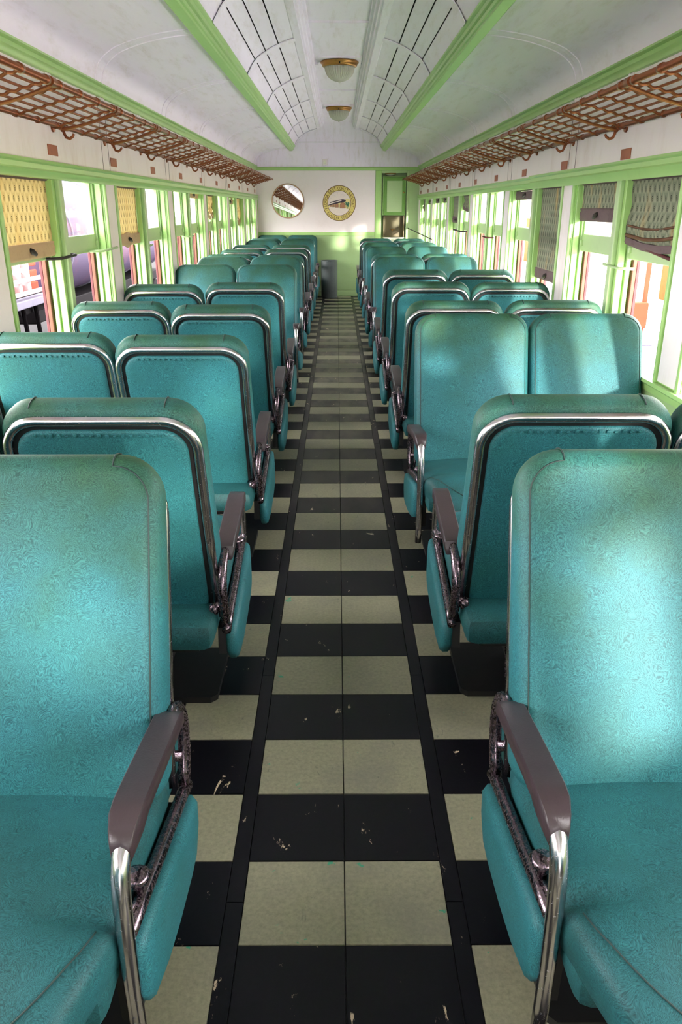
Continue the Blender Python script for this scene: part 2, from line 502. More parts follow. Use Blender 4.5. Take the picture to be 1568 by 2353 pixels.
# ------------------------------------------------------------------ side walls
def piers(lo, hi):
    """y spans of solid wall between openings"""
    out = []; prev = lo
    for k in range(-6, 7):
        b = M0 + MP * k
        for a, c in ((b, b + OA), (b + PB, b + OB)):
            if c < lo or a > hi - 0.15: continue
            if k == 6: continue
            if a > prev: out.append((prev, a))
            prev = c
    out.append((prev, hi))
    return out
PIERS = piers(YB, YE)
for sgn, side in ((-1, 'left'), (1, 'right')):
    s = sgn
    w = MB()
    w.box(s * XW, s * 1.50, YB, YE + 0.6, HEAD, 2.10)           # letter board above the windows
    w.box(s * XW, s * 1.50, YB, YE + 0.6, -0.08, SILL)          # below the sills
    wall = struct(w.obj('wall_' + side, 'white_wall'), side + ' coach wall with white upper panels over the windows', 'wall')
    # wainscot below sill, pier boards and posts
    wa = MB().box(s * (XW - 0.012), s * (XW + 0.002), YB, YE, 0.0, SILL - 0.03)
    wa.obj('wainscot', 'wainscot', wall)
    for a, b in PIERS:
        wide = (b - a) > 0.2
        if wide and b - a < 0.5:
            MB().box(s * (XW + 0.0), s * 1.50, a, b, SILL, HEAD).obj('pier', 'green', wall)
            MB().rbox(s * (XW - 0.010), s * (XW + 0.004), a + 0.045, b - 0.045, SILL + 0.01, HEAD, 0.004).obj('pier_board', 'white_wall', wall)
            for (c, d) in ((a + 0.004, a + 0.032), (b - 0.032, b - 0.004)):
                MB().rbox(s * (XW - 0.016), s * (XW + 0.004), c, d, SILL, HEAD, 0.006).obj('pier_moulding', 'green', wall)
        elif wide:
            MB().box(s * XW, s * 1.50, a, b, SILL, HEAD).obj('pier', 'green_light', wall)
        else:
            MB().box(s * (XW + 0.012), s * 1.50, a, b, SILL, HEAD).obj('post', 'green', wall)
            MB().rbox(s * (XW - 0.012), s * (XW + 0.014), a + 0.03, b - 0.03, SILL, HEAD, 0.006).obj('post_moulding', 'green_light', wall)
    # double joints of the letter board
    for k in range(-2, 7):
        for dy in (-0.20, -0.06):
            y = M0 + MP * k + dy
            MB().box(s * (XW - 0.0015), s * XW, y - 0.002, y + 0.002, 1.66, 2.05).obj('panel_joint', 'hem_dark', wall)
    # mouldings
    hp = [(s * XW, 1.665), (s * (XW - 0.035), 1.66), (s * (XW - 0.037), 1.650), (s * (XW - 0.026), 1.642), (s * (XW - 0.024), 1.622),
          (s * (XW - 0.030), 1.614), (s * (XW - 0.018), 1.600), (s * (XW - 0.016), 1.585), (s * XW, 1.583)]
    tr = MB().sweep(hp, 0.2 if s < 0 else 5.95, YE).obj('trim_1' if s < 0 else 'trim_2', 'green', None, 'auto')
    struct(tr, 'green header moulding along the top of the %s windows' % side, 'moulding')
    if s > 0:
        hp2 = [(x - 0.012, z + (0.006 if z > 1.6 else -0.006)) if abs(x) < XW else (x, z) for x, z in hp]
        struct(MB().sweep(hp2, 0.2, 5.95).obj('trim_3', 'green', None, 'auto'), 'thicker near stretch of green header moulding over the right windows', 'moulding')
    cp = [(s * XW, 2.125), (s * (XW - 0.03), 2.12), (s * (XW - 0.036), 2.108), (s * (XW - 0.022), 2.100), (s * (XW - 0.026), 2.080),
          (s * (XW - 0.014), 2.066), (s * (XW - 0.012), 2.052), (s * XW, 2.048)]
    struct(MB().sweep(cp, YB, YE).obj('trim_4' if s < 0 else 'trim_5', 'green', None, 'auto'), 'green cornice moulding between %s wall and curved ceiling' % side, 'moulding')
    sp_ = [(s * 1.508, SILL - 0.012), (s * 1.508, SILL + 0.003), (s * (XW - 0.03), SILL + 0.003), (s * (XW - 0.034), SILL - 0.012), (s * (XW - 0.02), SILL - 0.022), (s * (XW - 0.016), SILL - 0.05), (s * (XW + 0.002), SILL - 0.052), (s * (XW + 0.002), SILL - 0.012)]
    struct(MB().sweep(sp_, YB, YE).obj('trim_6' if s < 0 else 'trim_7', 'green', None, 'auto'), 'green window sill moulding along the %s wall' % side, 'moulding')
    MB().rbox(s * (XW - 0.022), s * XW, YB, YE, 0.60, 0.64, 0.008).obj('wainscot_rail', 'green', wall)
    b = MB().rbox(s * (XW - 0.03), s * XW, YB, YE, 0.0, 0.13, 0.006).obj('baseboard_' + side, 'green')
    struct(b, 'green baseboard along the foot of the %s wall' % side, 'baseboard')

# ------------------------------------------------------------------ windows and blinds
# blind bottom height (None: no blind) and style per opening, near to far
LB = [(1.235, 'full'), None, (1.225, 'tied'), None, None, (1.545, 'roll'), (1.36, 'torn'), None, (1.50, 'roll'), (1.25, 'torn'), None, None]
RB = [(1.285, 'sag'), (1.385, 'full'), (0.99, 'full'), (1.515, 'roll'), None, None, (1.435, 'sag'), (1.29, 'full'), (1.52, 'roll'), (1.52, 'roll'), (1.51, 'roll'), (1.43, 'torn')]
wn = 0
def blind(sgn, a, b, zb, style, idx, side):
    t = empty('roller_blind', (sgn * (XG - 0.03), (a + b) / 2, HEAD))
    w = (b - a) / 2 - 0.012
    amp = {'full': 0.003, 'tied': 0.006, 'roll': 0.004, 'torn': 0.012, 'sag': 0.010}[style]
    hem = 0.07 if style in ('full', 'tied') else (0.06 if style == 'roll' else 0.035)
    top, bot = 0.0, zb - HEAD
    nu, nv = 28, 18
    m = MB(); uv = []
    rnd = random.Random(idx * 13 + (5 if sgn > 0 else 0))
    ph = rnd.random() * 6
    for j in range(nv + 1):
        f = j / nv
        for i in range(nu + 1):
            u = -w + 2 * w * i / nu
            z = top + (bot + hem - top) * f
            if style == 'sag': z -= 0.02 * f * f * math.sin(math.pi * i / nu) * (1.0) - 0.012 * f * (i / nu - 0.5)
            if style == 'tied': z -= -0.012 * f * math.exp(-((u) / 0.05) ** 2)
            if style == 'torn': z -= f * 0.05 * (math.sin(i * 0.55 + ph) * 0.5 + 0.4 * math.sin(i * 1.7 + ph))
            x = amp * math.sin(f * (9 if style in ('sag', 'torn') else 2) + ph) * (0.2 + 0.8 * f) * (1 if style in ('sag', 'torn') else 0.4) + amp * 0.6 * math.sin(i * 0.7 + ph) * f
            m.v.append((x, u, z)); uv.append((u / 0.054, z / 0.084))
    for j in range(nv):
        for i in range(nu):
            p = j * (nu + 1) + i
            m.f.append((p, p + 1, p + nu + 2, p + nu + 1))
    cloth_m = 'blind_left' if sgn < 0 else 'blind_right'
    me = bpy.data.meshes.new('cloth')
    me.from_pydata(m.v, [], m.f); me.materials.append(M[cloth_m])
    ul = me.uv_layers.new(name='UVMap')
    for lp in me.loops:
        ul.data[lp.index].uv = uv[lp.vertex_index]
    me.polygons.foreach_set('use_smooth', [True] * len(me.polygons))
    if style != 'roll':
        link('cloth', me, t)
    hm = 'hem' if sgn < 0 else 'hem_dark'
    # hem: thick folded band with the stick inside
    h = MB(); n = 20
    rows = [(0.004, 0.0), (0.010, 0.012), (0.006, 0.026), (0.011, 0.040), (0.006, 0.056), (0.010, 0.068), (0.0, hem)]
    for sx in (1, -1):
        for (dx, dz) in rows:
            for i in range(n + 1):
                u = -w - 0.004 + (2 * w + 0.008) * i / n
                z = bot + min(dz, hem)
                if style == 'tied': z += 0.018 * math.exp(-((u) / 0.06) ** 2) * (1 if dz < 0.03 else -0.7) * -1
                if style == 'torn': z -= 0.045 * (math.sin(i * 0.77 + ph) * 0.5 + 0.4 * math.sin(i * 2.2 + ph))
                if style == 'sag': z -= 0.02 * math.sin(math.pi * i / n) - 0.012 * (i / n - 0.5)
                h.v.append((sx * dx + 0.002 * math.sin(i + ph), u, z))
    L = len(rows)
    for q in range(2):
        for j in range(L - 1):
            for i in range(n):
                p = q * L * (n + 1) + j * (n + 1) + i
                h.f.append((p, p + 1, p + n + 2, p + n + 1))
    h.obj('hem', hm, t, True)
    if style in ('full', 'tied', 'roll'):
        pl = MB().tube([(-sgn * 0.012, -0.01, bot + 0.045), (-sgn * 0.022, 0.0, bot + 0.035), (-sgn * 0.02, 0.035, bot + 0.022)], [0.008, 0.012, 0.009], 8)
        pl.obj('pull', 'tassel', t, True)
    if style == 'sag' and idx == 0:
        for zz, rr_ in ((0.10, 0.006), (0.055, 0.009)):
            MB().tube([(-sgn * 0.008 + 0.003 * math.sin(i * 1.3), -w + 2 * w * i / 20, bot + zz - 0.02 * math.sin(math.pi * i / 20) - 0.012 * (i / 20 - 0.5)) for i in range(21)], rr_, 6).obj('brown_gather', 'brown_wood', t, True)
        MB().tube([(0, -w - 0.06, bot - 0.052), (0, w + 0.02, bot + 0.02)], 0.008, 8).obj('stick', 'red_paint', t, True)
    MB().lathe([(0.006, -w), (0.019, -w), (0.019, w), (0.006, w)], (0, 0, -0.004), 16, 'y').obj('roller', cloth_m if style == 'roll' else 'hem_dark', t, 'auto')
    desc = {'full': 'pulled down with a folded hem and pull', 'tied': 'with its pale hem gathered at the middle', 'roll': 'rolled up almost to the top',
            'torn': 'with a torn crumpled lower edge', 'sag': 'sagging in loose folds at the bottom'}[style]
    lab = '%s patterned roller blind %s, %s window from camera on the %s' % ('tan' if sgn < 0 else 'grey', desc, ORD[idx], side)
    tag(t, ' '.join(lab.split()[:16]) if len(lab.split()) <= 16 else '%s patterned blind %s, %s window on the %s' % ('tan' if sgn < 0 else 'grey', desc, ORD[idx], side), 'window blind', 'roller blinds in the %s windows' % side)

for sgn, side, BL in ((-1, 'left', LB), (1, 'right', RB)):
    n = 0
    for k in range(-5, 6):
        b0 = M0 + MP * k
        for which, (a, b) in enumerate(((b0, b0 + OA), (b0 + PB, b0 + OB))):
            s = sgn
            if k < 0:
                # behind the camera: plain sashes, one structure each wall span
                continue
            wn += 1
            t = empty('window_%d' % wn, (s * XG, (a + b) / 2, SILL))
            struct(t, '%s window from the camera in the %s wall, sash raised halfway' % (ORD[n], side), 'window')
            hw = (b - a) / 2
            # jamb mouldings on both sides (stepped)
            for e in (-1, 1):
                MB().rbox(s * -0.062, s * -0.030, e * hw, e * (hw - 0.014), 0.0, HEAD - SILL, 0.003).obj('jamb_moulding', 'green', t)
                MB().rbox(s * -0.020, s * 0.000, e * hw, e * (hw - 0.024), 0.0, HEAD - SILL, 0.003).obj('sash_guide', 'green_light', t)
                MB().rbox(s * 0.010, s * 0.030, e * hw, e * (hw - 0.036), 0.0, 1.215 - SILL, 0.003).obj('storm_track', 'brown_wood', t, label='bare brown wooden track')
                MB().rbox(s * 0.032, s * 0.048, e * hw, e * (hw - 0.030), 0.0, 1.215 - SILL, 0.003).obj('outer_stop', 'red_paint', t, label='flaking red outer stop')
            z1, z0 = HEAD - SILL, 1.218 - SILL
            rail = MB().rbox(s * -0.012, s * 0.016, -hw + 0.010, hw - 0.010, z0, z0 + 0.096, 0.004).obj('sash_rail', 'green_light', t)
            for e in (-1, 1):
                MB().rbox(s * -0.010, s * 0.014, e * (hw - 0.010), e * (hw - 0.045), z0 + 0.094, z1, 0.003).obj('sash_stile', 'green', t)
            MB().box(s * 0.001, s * 0.004, -hw + 0.044, hw - 0.044, z0 + 0.094, z1).obj('pane', 'pane', t)
            # latch lug on the sash
            MB().rbox(s * -0.026, s * -0.010, hw - 0.05, hw - 0.03, z0 + 0.03, z0 + 0.06, 0.003).obj('latch', 'green_light', t)
            if BL[n]:
                blind(s, a, b, BL[n][0], BL[n][1], n, side)
            n += 1
# sashes behind the camera, out of sight except in the mirror
for sgn in (-1, 1):
    q = MB()
    for k in range(-5, 0):
        b0 = M0 + MP * k
        for a, b in ((b0, b0 + OA), (b0 + PB, b0 + OB)):
            q.box(sgn * (XG - .012), sgn * (XG + .016), a, b, 1.218, 1.314)
    struct(q.obj('window_%d' % (26 + sgn), 'green'), 'window sashes of the rear half of the %s wall' % ('left' if sgn < 0 else 'right'), 'window sash')
# stay bars across the posts
for sgn, ys, z, mt in ((-1, (3.98, 4.30), 1.225, 'tassel'), (-1, (5.90, 6.08), 1.20, 'green_light'), (-1, (7.60, 7.86), 1.21, 'green_light'), (-1, (4.70, 5.12), 1.225, 'green_light'),
                       (1, (7.60, 7.88), 1.20, 'red_paint'), (1, (9.2, 9.9), 1.21, 'tassel'), (1, (3.95, 4.28), 1.18, 'green_light')):
    o = MB().tube([(sgn * 1.43, ys[0], z), (sgn * 1.37, ys[0] + 0.05, z), (sgn * 1.37, ys[1] - 0.05, z + 0.005), (sgn * 1.44, ys[1], z + 0.01)], 0.007, 8).obj('stay_bar', mt, None, True)
    nb = int((ys[0] + 0.2 - M0) / MP * 2 + 0.5)
    tag(o, '%s stay bar on the window post just past the %s window, %s side' % ({'tassel': 'black', 'green_light': 'pale green', 'red_paint': 'dark red'}[mt], ORD[max(nb - 1, 0)], 'left' if sgn < 0 else 'right'), 'stay bar', 'stay bars on the window posts')
# long dark rod near the far end of the right wall
o = MB().tube([(1.21, 14.25, 1.13), (1.33, 11.7, 1.04)], 0.008, 8).obj('curtain_rod', 'tassel', None, True)
tag(o, 'thin dark rod slanting along the far right windows from the niche', 'rod')

# ------------------------------------------------------------------ ceiling
def arc_pts(p, n=3):
    """smooth the profile with Catmull-Rom"""
    out = []
    for i in range(len(p) - 1):
        p0 = p[max(i - 1, 0)]; p1 = p[i]; p2 = p[i + 1]; p3 = p[min(i + 2, len(p) - 1)]
        for q in range(n):
            t = q / n
            f = lambda a, b, c, d: 0.5 * ((2 * b) + (-a + c) * t + (2 * a - 5 * b + 4 * c - d) * t * t + (-a + 3 * b - 3 * c + d) * t ** 3)
            out.append((f(p0[0], p1[0], p2[0], p3[0]), f(p0[1], p1[1], p2[1], p3[1])))
    out.append(p[-1])
    return out
COVE = arc_pts([(1.385, 2.10), (1.374, 2.17), (1.345, 2.225), (1.30, 2.264), (1.24, 2.298), (1.115, 2.337), (0.99, 2.362), (0.86, 2.377), (0.78, 2.378)])
CLER = arc_pts([(0.705, 2.42), (0.641, 2.515), (0.558, 2.572), (0.46, 2.62), (0.335, 2.662)], 4)
ZC = 2.75
roof = MB()
rp = [(-1.62, 2.0), (-1.52, 2.40), (-0.95, 2.62), (-0.80, 2.92), (0.80, 2.92), (0.95, 2.62), (1.52, 2.40), (1.62, 2.0)]
ri = [(-1.50, 2.02), (-1.45, 2.42), (-0.9, 2.56), (-0.75, 2.82), (0.75, 2.82), (0.9, 2.56), (1.45, 2.42), (1.50, 2.02)]
roof.sweep(rp + ri[::-1], YB, YE + 0.7)
ceiling = struct(roof.obj('ceiling', 'void'), 'white arched clerestory ceiling of the coach with green beams', 'ceiling')
def strip_surf(prof, y0, y1, sgn, thick=0.006):
    m = MB(); n = len(prof)
    vs = []
    for (x, z) in prof:
        vs += [(sgn * x, y0, z), (sgn * x, y1, z), (sgn * x, y0, z + thick + 0.001), (sgn * x, y1, z + thick)]
    fs = []
    for i in range(n - 1):
        a, b = i * 4, (i + 1) * 4
        fs += [(a, a + 1, b + 1, b), (a + 2, b + 2, b + 3, a + 3), (a, b, b + 2, a + 2), (a + 1, a + 3, b + 3, b + 1)]
    fs += [(0, 2, 3, 1), ((n - 1) * 4, (n - 1) * 4 + 1, (n - 1) * 4 + 3, (n - 1) * 4 + 2)]
    return m.add(vs, fs)
def off(prof, d):
    out = []
    for i, (x, z) in enumerate(prof):
        a = prof[max(i - 1, 0)]; b = prof[min(i + 1, len(prof) - 1)]
        tx, tz = b[0] - a[0], b[1] - a[1]; L = math.hypot(tx, tz)
        out.append((x - (-tz / L) * -d * -1, z - (tx / L) * -d * -1) if False else (x + (tz / L) * -d * 1.0, z + (tx / L) * d * 1.0 * -1 * -1))
    return out
RIBS = [M0 + MP * k - 0.14 for k in range(-5, 7)]
edges = [YB] + RIBS[0:] + [YE]
for sgn in (-1, 1):
    prev = YB
    for y in RIBS + [None]:
        hi = YE if y is None else y
        if hi - prev > 0.05:
            strip_surf(COVE, prev + 0.0008, hi - 0.0008, sgn).obj('cove_panel', 'white_ceil', ceiling, 'auto')
            # four boards between three open slots in the clerestory
            for q in range(4):
                n = len(CLER) - 1
                i0, i1 = q * n // 4, (q + 1) * n // 4
                pr = list(CLER[i0:i1 + 1])
                if q > 0:
                    a, b = pr[0], pr[1]; L = math.hypot(b[0] - a[0], b[1] - a[1]); pr[0] = (a[0] + (b[0] - a[0]) / L * 0.005, a[1] + (b[1] - a[1]) / L * 0.005)
                if q < 3:
                    a, b = pr[-1], pr[-2]; L = math.hypot(b[0] - a[0], b[1] - a[1]); pr[-1] = (a[0] + (b[0] - a[0]) / L * 0.005, a[1] + (b[1] - a[1]) / L * 0.005)
                strip_surf(pr, prev + 0.02, hi - 0.02, sgn).obj('clerestory_board', 'white_ceil', ceiling, 'auto')
        prev = hi
    for y in RIBS:
        # paired beads of the cove rib and the wide band of the clerestory rib
        for dy in (-0.07, 0.07):
            if y + dy > YE: continue
            m = MB()
            pts = [(sgn * (x - 0.0), y + dy, z - 0.0) for x, z in COVE[1:]]
            m.tube(pts, 0.0055, 6)
            m.obj('cove_bead', 'white_ceil', ceiling, True)
        strip_surf([(x - 0.007, z - 0.009) for x, z in CLER], y - 0.055, y + 0.055, sgn, 0.007).obj('clerestory_rib', 'white_ceil', ceiling, 'auto')
    # beam between the two decks
    bp = [(0.81, 2.380), (0.81, 2.345), (0.80, 2.338), (0.752, 2.346), (0.748, 2.356), (0.738, 2.360), (0.736, 2.378), (0.724, 2.384), (0.720, 2.402), (0.706, 2.412), (0.702, 2.43), (0.73, 2.45)]
    be = MB().sweep([(sgn * x, z) for x, z in bp], YB, YE - 0.003).obj('trim_%d' % (8 if sgn < 0 else 9), 'green', None, 'auto')
    struct(be, 'long green ceiling beam on the %s between lower and upper deck' % ('left' if sgn < 0 else 'right'), 'beam')
    rp_ = [(0.345, 2.70), (0.345, 2.658), (0.338, 2.652), (0.285, 2.652), (0.282, 2.664), (0.268, 2.668), (0.264, 2.69), (0.248, 2.696), (0.244, 2.722), (0.226, 2.728), (0.222, 2.76), (0.25, 2.78)]
    rr = MB().sweep([(sgn * x, z) for x, z in rp_], YB, YE - 0.12).obj('trim_%d' % (10 if sgn < 0 else 11), 'white_ceil', None, 'auto')
    struct(rr, 'white moulded rail beside the centre ceiling panels on the %s' % ('left' if sgn < 0 else 'right'), 'moulding')
prev = YB
for y in RIBS:
    hi = min(y - 0.03, 13.86)
    if hi > prev + 0.05:
        MB().box(-0.245, 0.245, prev + 0.002, hi - 0.002, ZC, ZC + 0.02).obj('centre_panel', 'white_ceil', ceiling)
    MB().box(-0.245, 0.245, y - 0.15, y + 0.03, ZC - 0.014, ZC + 0.004).obj('cross_batten', 'white_ceil', ceiling) if y < 13.5 else None
    prev = y - 0.03
if prev < 13.86:
    MB().box(-0.245, 0.245, prev, 13.86, ZC, ZC + 0.02).obj('centre_panel', 'white_ceil', ceiling)
MB().box(-0.30, 0.30, 13.80, YE + .1, ZC + 0.002, ZC + 0.02).obj('centre_panel', 'white_ceil', ceiling)

def lamp(y, idx):
    t = empty('ceiling_lamp', (0.012, y, ZC))
    MB().box(-0.205, 0.205, -0.19, 0.19, -0.016, 0.0).obj('mount_board', 'white_ceil', t)
    MB().lathe([(0.170, -0.016), (0.180, -0.024), (0.178, -0.034), (0.164, -0.040), (0.166, -0.050), (0.158, -0.062), (0.146, -0.066), (0.13, -0.060), (0.12, -0.02)], (0, 0, 0), 48).obj('ring', 'gold', t, True)
    pr = [(0.134, -0.058)]
    for i in range(1, 12):
        a = i / 12 * math.pi / 2
        pr.append((0.134 * math.cos(a) ** 0.9, -0.060 - 0.125 * math.sin(a)))
    pr.append((0.012, -0.187)); pr.append((0.006, -0.194)); pr.append((0.001, -0.196))
    MB().lathe(pr, (0, 0, 0), 72, 'z', 0.06).obj('glass_bowl', 'lamp_glass', t, False)
    MB().tube([(0, -0.175, -0.045), (0, -0.18, -0.058)], 0.006, 8).obj('catch', 'black_metal', t, True)
    tag(t, '%s ribbed glass bowl ceiling lamp with gilt ring' % idx, 'ceiling lamp', 'dome lamps on the centre ceiling')
lamp(8.32, 'nearer')
lamp(11.9, 'farther')

# ------------------------------------------------------------------ end walls
ew = MB()
AX0, AX1 = 0.745, 1.17       # alcove opening
ew.box(-1.5, AX0, YE, YE + 0.6, 0, 2.95)
ew.box(AX1, 1.5, YE, YE + 0.6, 0, 2.95)
ew.box(AX0, AX1, YE, YE + 0.6, 2.005, 2.95)
ew.box(AX0, AX1, YE + 0.21, YE + 0.6, 0, 2.01)
wf = struct(ew.obj('wall_far', 'green_light'), 'far end wall of the coach with green wainscot and white panel', 'wall')
MB().box(-1.385, 0.635, YE - 0.006, YE + 0.001, 1.068, 2.042).obj('white_panel', 'white_panel', wf)
MB().box(-1.385, 0.62, YE - 0.008, YE + 0.001, 0.10, 1.005).obj('wainscot_panel', 'wainscot', wf)
MB().rbox(-1.385, 0.635, YE - 0.02, YE, 1.012, 1.066, 0.005).obj('dado_rail', 'green', wf)
MB().rbox(-1.385, 1.385, YE - 0.022, YE, 2.044, 2.092, 0.005).obj('top_rail', 'green', wf)
MB().rbox(0.640, 0.742, YE - 0.018, YE, 0.0, 2.042, 0.005).obj('alcove_post', 'green', wf)
MB().rbox(AX1 + 0.003, AX1 + 0.035, YE - 0.018, YE, 0.0, 2.042, 0.005).obj('alcove_post', 'green_light', wf)
MB().rbox(-1.385, 0.635, YE - 0.022, YE, 0.0, 0.09, 0.005).obj('kickboard', 'wainscot', wf)
MB().box(-1.385, 1.385, YE - 0.006, YE + 0.001, 2.10, 2.47).obj('bulkhead_panel', 'white_ceil', wf)
MB().tube([(-0.74, YE - 0.006, 2.475), (0.76, YE - 0.006, 2.475)], 0.004, 6).obj('bulkhead_bead', 'white_ceil', wf)
# curved fall of the upper deck on to the end wall
q = MB(); n = 10
pts = []
for i in range(n + 1):
    a = i / n * math.pi / 2
    pts.append((YE - 0.43 * (1 - math.cos(a)) - 0.004, 2.48 + 0.275 * math.sin(a)))
vs = []; fs = []
for (y, z) in pts:
    vs += [(-0.745, y, z), (0.745, y, z)]
for i in range(n): fs.append((2*i, 2*i+1, 2*i+3, 2*i+2))
m = MB(); m.v = [(-0.72 + 0.0, y, z) for y, z in pts] + [(0.72, y, z) for y, z in pts] + [(-0.72, y + .01, z + .01) for y, z in pts] + [(0.72, y + .01, z + .01) for y, z in pts]
N = n + 1
for i in range(n):
    m.f += [(i, N + i, N + i + 1, i + 1), (2*N + i, 2*N + i + 1, 3*N + i + 1, 3*N + i)]
m.obj('deck_end', 'white_ceil', wf, True)
back = MB().box(-1.5, -0.4, YB - 0.1, YB, 0, 2.95).box(0.4, 1.5, YB - 0.1, YB, 0, 2.95).box(-0.4, 0.4, YB - 0.1, YB, 1.95, 2.95)
struct(back.obj('wall_near', 'green_light'), 'rear end wall of the coach behind the camera with open doorway', 'wall')

# wall outlet plate
o = MB().rbox(-0.255, -0.175, YE - 0.016, YE - 0.004, 2.125, 2.215, 0.004)
o = o.obj('wall_plate', 'white_panel')
MB().rbox(-0.235, -0.195, YE - 0.022, YE - 0.014, 2.145, 2.195, 0.003).obj('cover', 'porcelain', o)
tag(o, 'small white square plate above the green rail of the end wall', 'wall plate')

# mirror
t = empty('round_mirror', (-0.851, YE - 0.008, 1.565))
MB().lathe([(0.262, 0.0), (0.262, -0.006)], (0, 0, 0), 64, 'y').obj('mirror_glass', 'mirror', t)
ring = [(0.268 * math.cos(a), -0.006, 0.268 * math.sin(a)) for a in [2 * math.pi * i / 64 for i in range(64)]]
MB().tube(ring, 0.010, 8, closed=True).obj('frame', 'mirror_frame', t, True)
t.rotation_euler = (R(-0.75), 0, 0)
tag(t, 'round framed mirror on the white end wall, left of the railway emblem', 'mirror')

# emblem
EC = Vector((0.024, YE - 0.0065, 1.531))
em = empty('railway_emblem', EC)
def disc(r0, r1, y, mt, name, seg=72):
    m = MB(); 
    if r0 <= 0:
        m.v = [(r1 * math.cos(2*math.pi*i/seg), y, r1 * math.sin(2*math.pi*i/seg)) for i in range(seg)]
        m.f = [tuple(range(seg))]
    else:
        m.v = [(r1 * math.cos(2*math.pi*i/seg), y, r1 * math.sin(2*math.pi*i/seg)) for i in range(seg)] + [(r0 * math.cos(2*math.pi*i/seg), y, r0 * math.sin(2*math.pi*i/seg)) for i in range(seg)]
        m.f = [(i, (i+1) % seg, seg + (i+1) % seg, seg + i) for i in range(seg)]
    return m.obj(name, mt, em)
def flat(polys, y, mt, name):
    m = MB()
    for p in polys:
        o_ = len(m.v)
        m.v += [(u, y, v) for u, v in p]; m.f.append(tuple(range(o_, o_ + len(p))))
    return m.obj(name, mt, em)
disc(0, 0.283, -0.0008, 'em_tan', 'disc')
disc(0.272, 0.283, -0.0014, 'em_line', 'outer_line')
disc(0, 0.200, -0.0014, 'em_cream', 'picture')
disc(0.196, 0.204, -0.0064, 'em_line', 'inner_line')
rad = 0.197
def clipc(u, v):
    d = math.hypot(u, v)
    return (u * rad / d, v * rad / d) if d > rad else (u, v)
bridge = [(-0.192, -0.035), (-0.10, 0.0), (0.0, 0.03), (0.10, 0.058), (0.155, 0.075)]
poly = [clipc(*p) for p in bridge] + [clipc(0.19, 0.05), clipc(0.195, -0.02), clipc(0.17, -0.1), (0.10, -0.075), (-0.02, -0.068), (-0.16, -0.058), clipc(-0.18, -0.08)]
flat([poly], -0.0026, 'em_stone', 'bridge')
def archp(cx, cz, w, h):
    p = [(cx - w, cz)]
    for i in range(9):
        a = math.pi * (1 - i / 8)
        p.append((cx + w * math.cos(a), cz + h - w + w * math.sin(a)))
    p.append((cx + w, cz)); return p
archs = [archp(0.058, -0.078, 0.042, 0.088), archp(-0.040, -0.066, 0.024, 0.060), archp(-0.098, -0.060, 0.017, 0.046), archp(-0.142, -0.055, 0.012, 0.032)]
for a_ in (archp(0.058, -0.081, 0.047, 0.096), archp(-0.040, -0.068, 0.028, 0.067), archp(-0.098, -0.062, 0.020, 0.052), archp(-0.142, -0.057, 0.015, 0.038)):
    flat([a_], -0.0034, 'em_dark', 'arch_outline')
for a_ in archs: flat([a_], -0.0042, 'em_arch', 'arch')
flat([[(-0.195, -0.040), (-0.19, -0.028), (0.07, 0.062), (0.11, 0.052), (0.112, 0.030), (0.085, 0.020)], [(-0.165, 0.002), (-0.15, 0.020), (0.06, 0.066), (0.062, 0.060), (-0.10, 0.012)]], -0.0050, 'em_dark', 'train')
flat([[(-0.17, -0.016), (-0.15, 0.004), (0.045, 0.050), (0.04, 0.038)]], -0.0058, 'em_cream', 'steam')
palm = []
for a, L in ((160, 0.06), (130, 0.045), (60, 0.04), (20, 0.035), (200, 0.05), (240, 0.055), (285, 0.06), (330, 0.03)):
    c, s_ = math.cos(R(a)), math.sin(R(a))
    px, pz = 0.145, -0.010
    palm.append([(px - s_ * 0.003, pz + c * 0.003), (px + c * L * 0.5 - s_ * 0.010, pz + s_ * L * 0.5 + c * 0.010), (px + c * L, pz + s_ * L), (px + c * L * 0.5 + s_ * 0.010, pz + s_ * L * 0.5 - c * 0.010)])
palm.append([(0.142, -0.012), (0.150, -0.012), (0.146, -0.085), (0.138, -0.085)])
for i, pl in enumerate(palm): flat([[clipc(*p) for p in pl]], -0.0050 - i * 0.0005, 'em_green', 'palm_leaf')
cl = MB()
for cx, cz, r_ in ((-0.10, 0.09, 0.035), (-0.06, 0.13, 0.04), (0.0, 0.15, 0.035), (0.06, 0.12, 0.03), (0.11, 0.10, 0.035), (-0.14, 0.06, 0.02)):
    cl.tube([(cx + r_ * math.cos(a), -0.0026, cz + r_ * math.sin(a)) for a in [R(20 + 16 * i) for i in range(10)]], 0.0012, 4)
cl.obj('cloud_lines', 'em_cloud', em)
lt = MB()
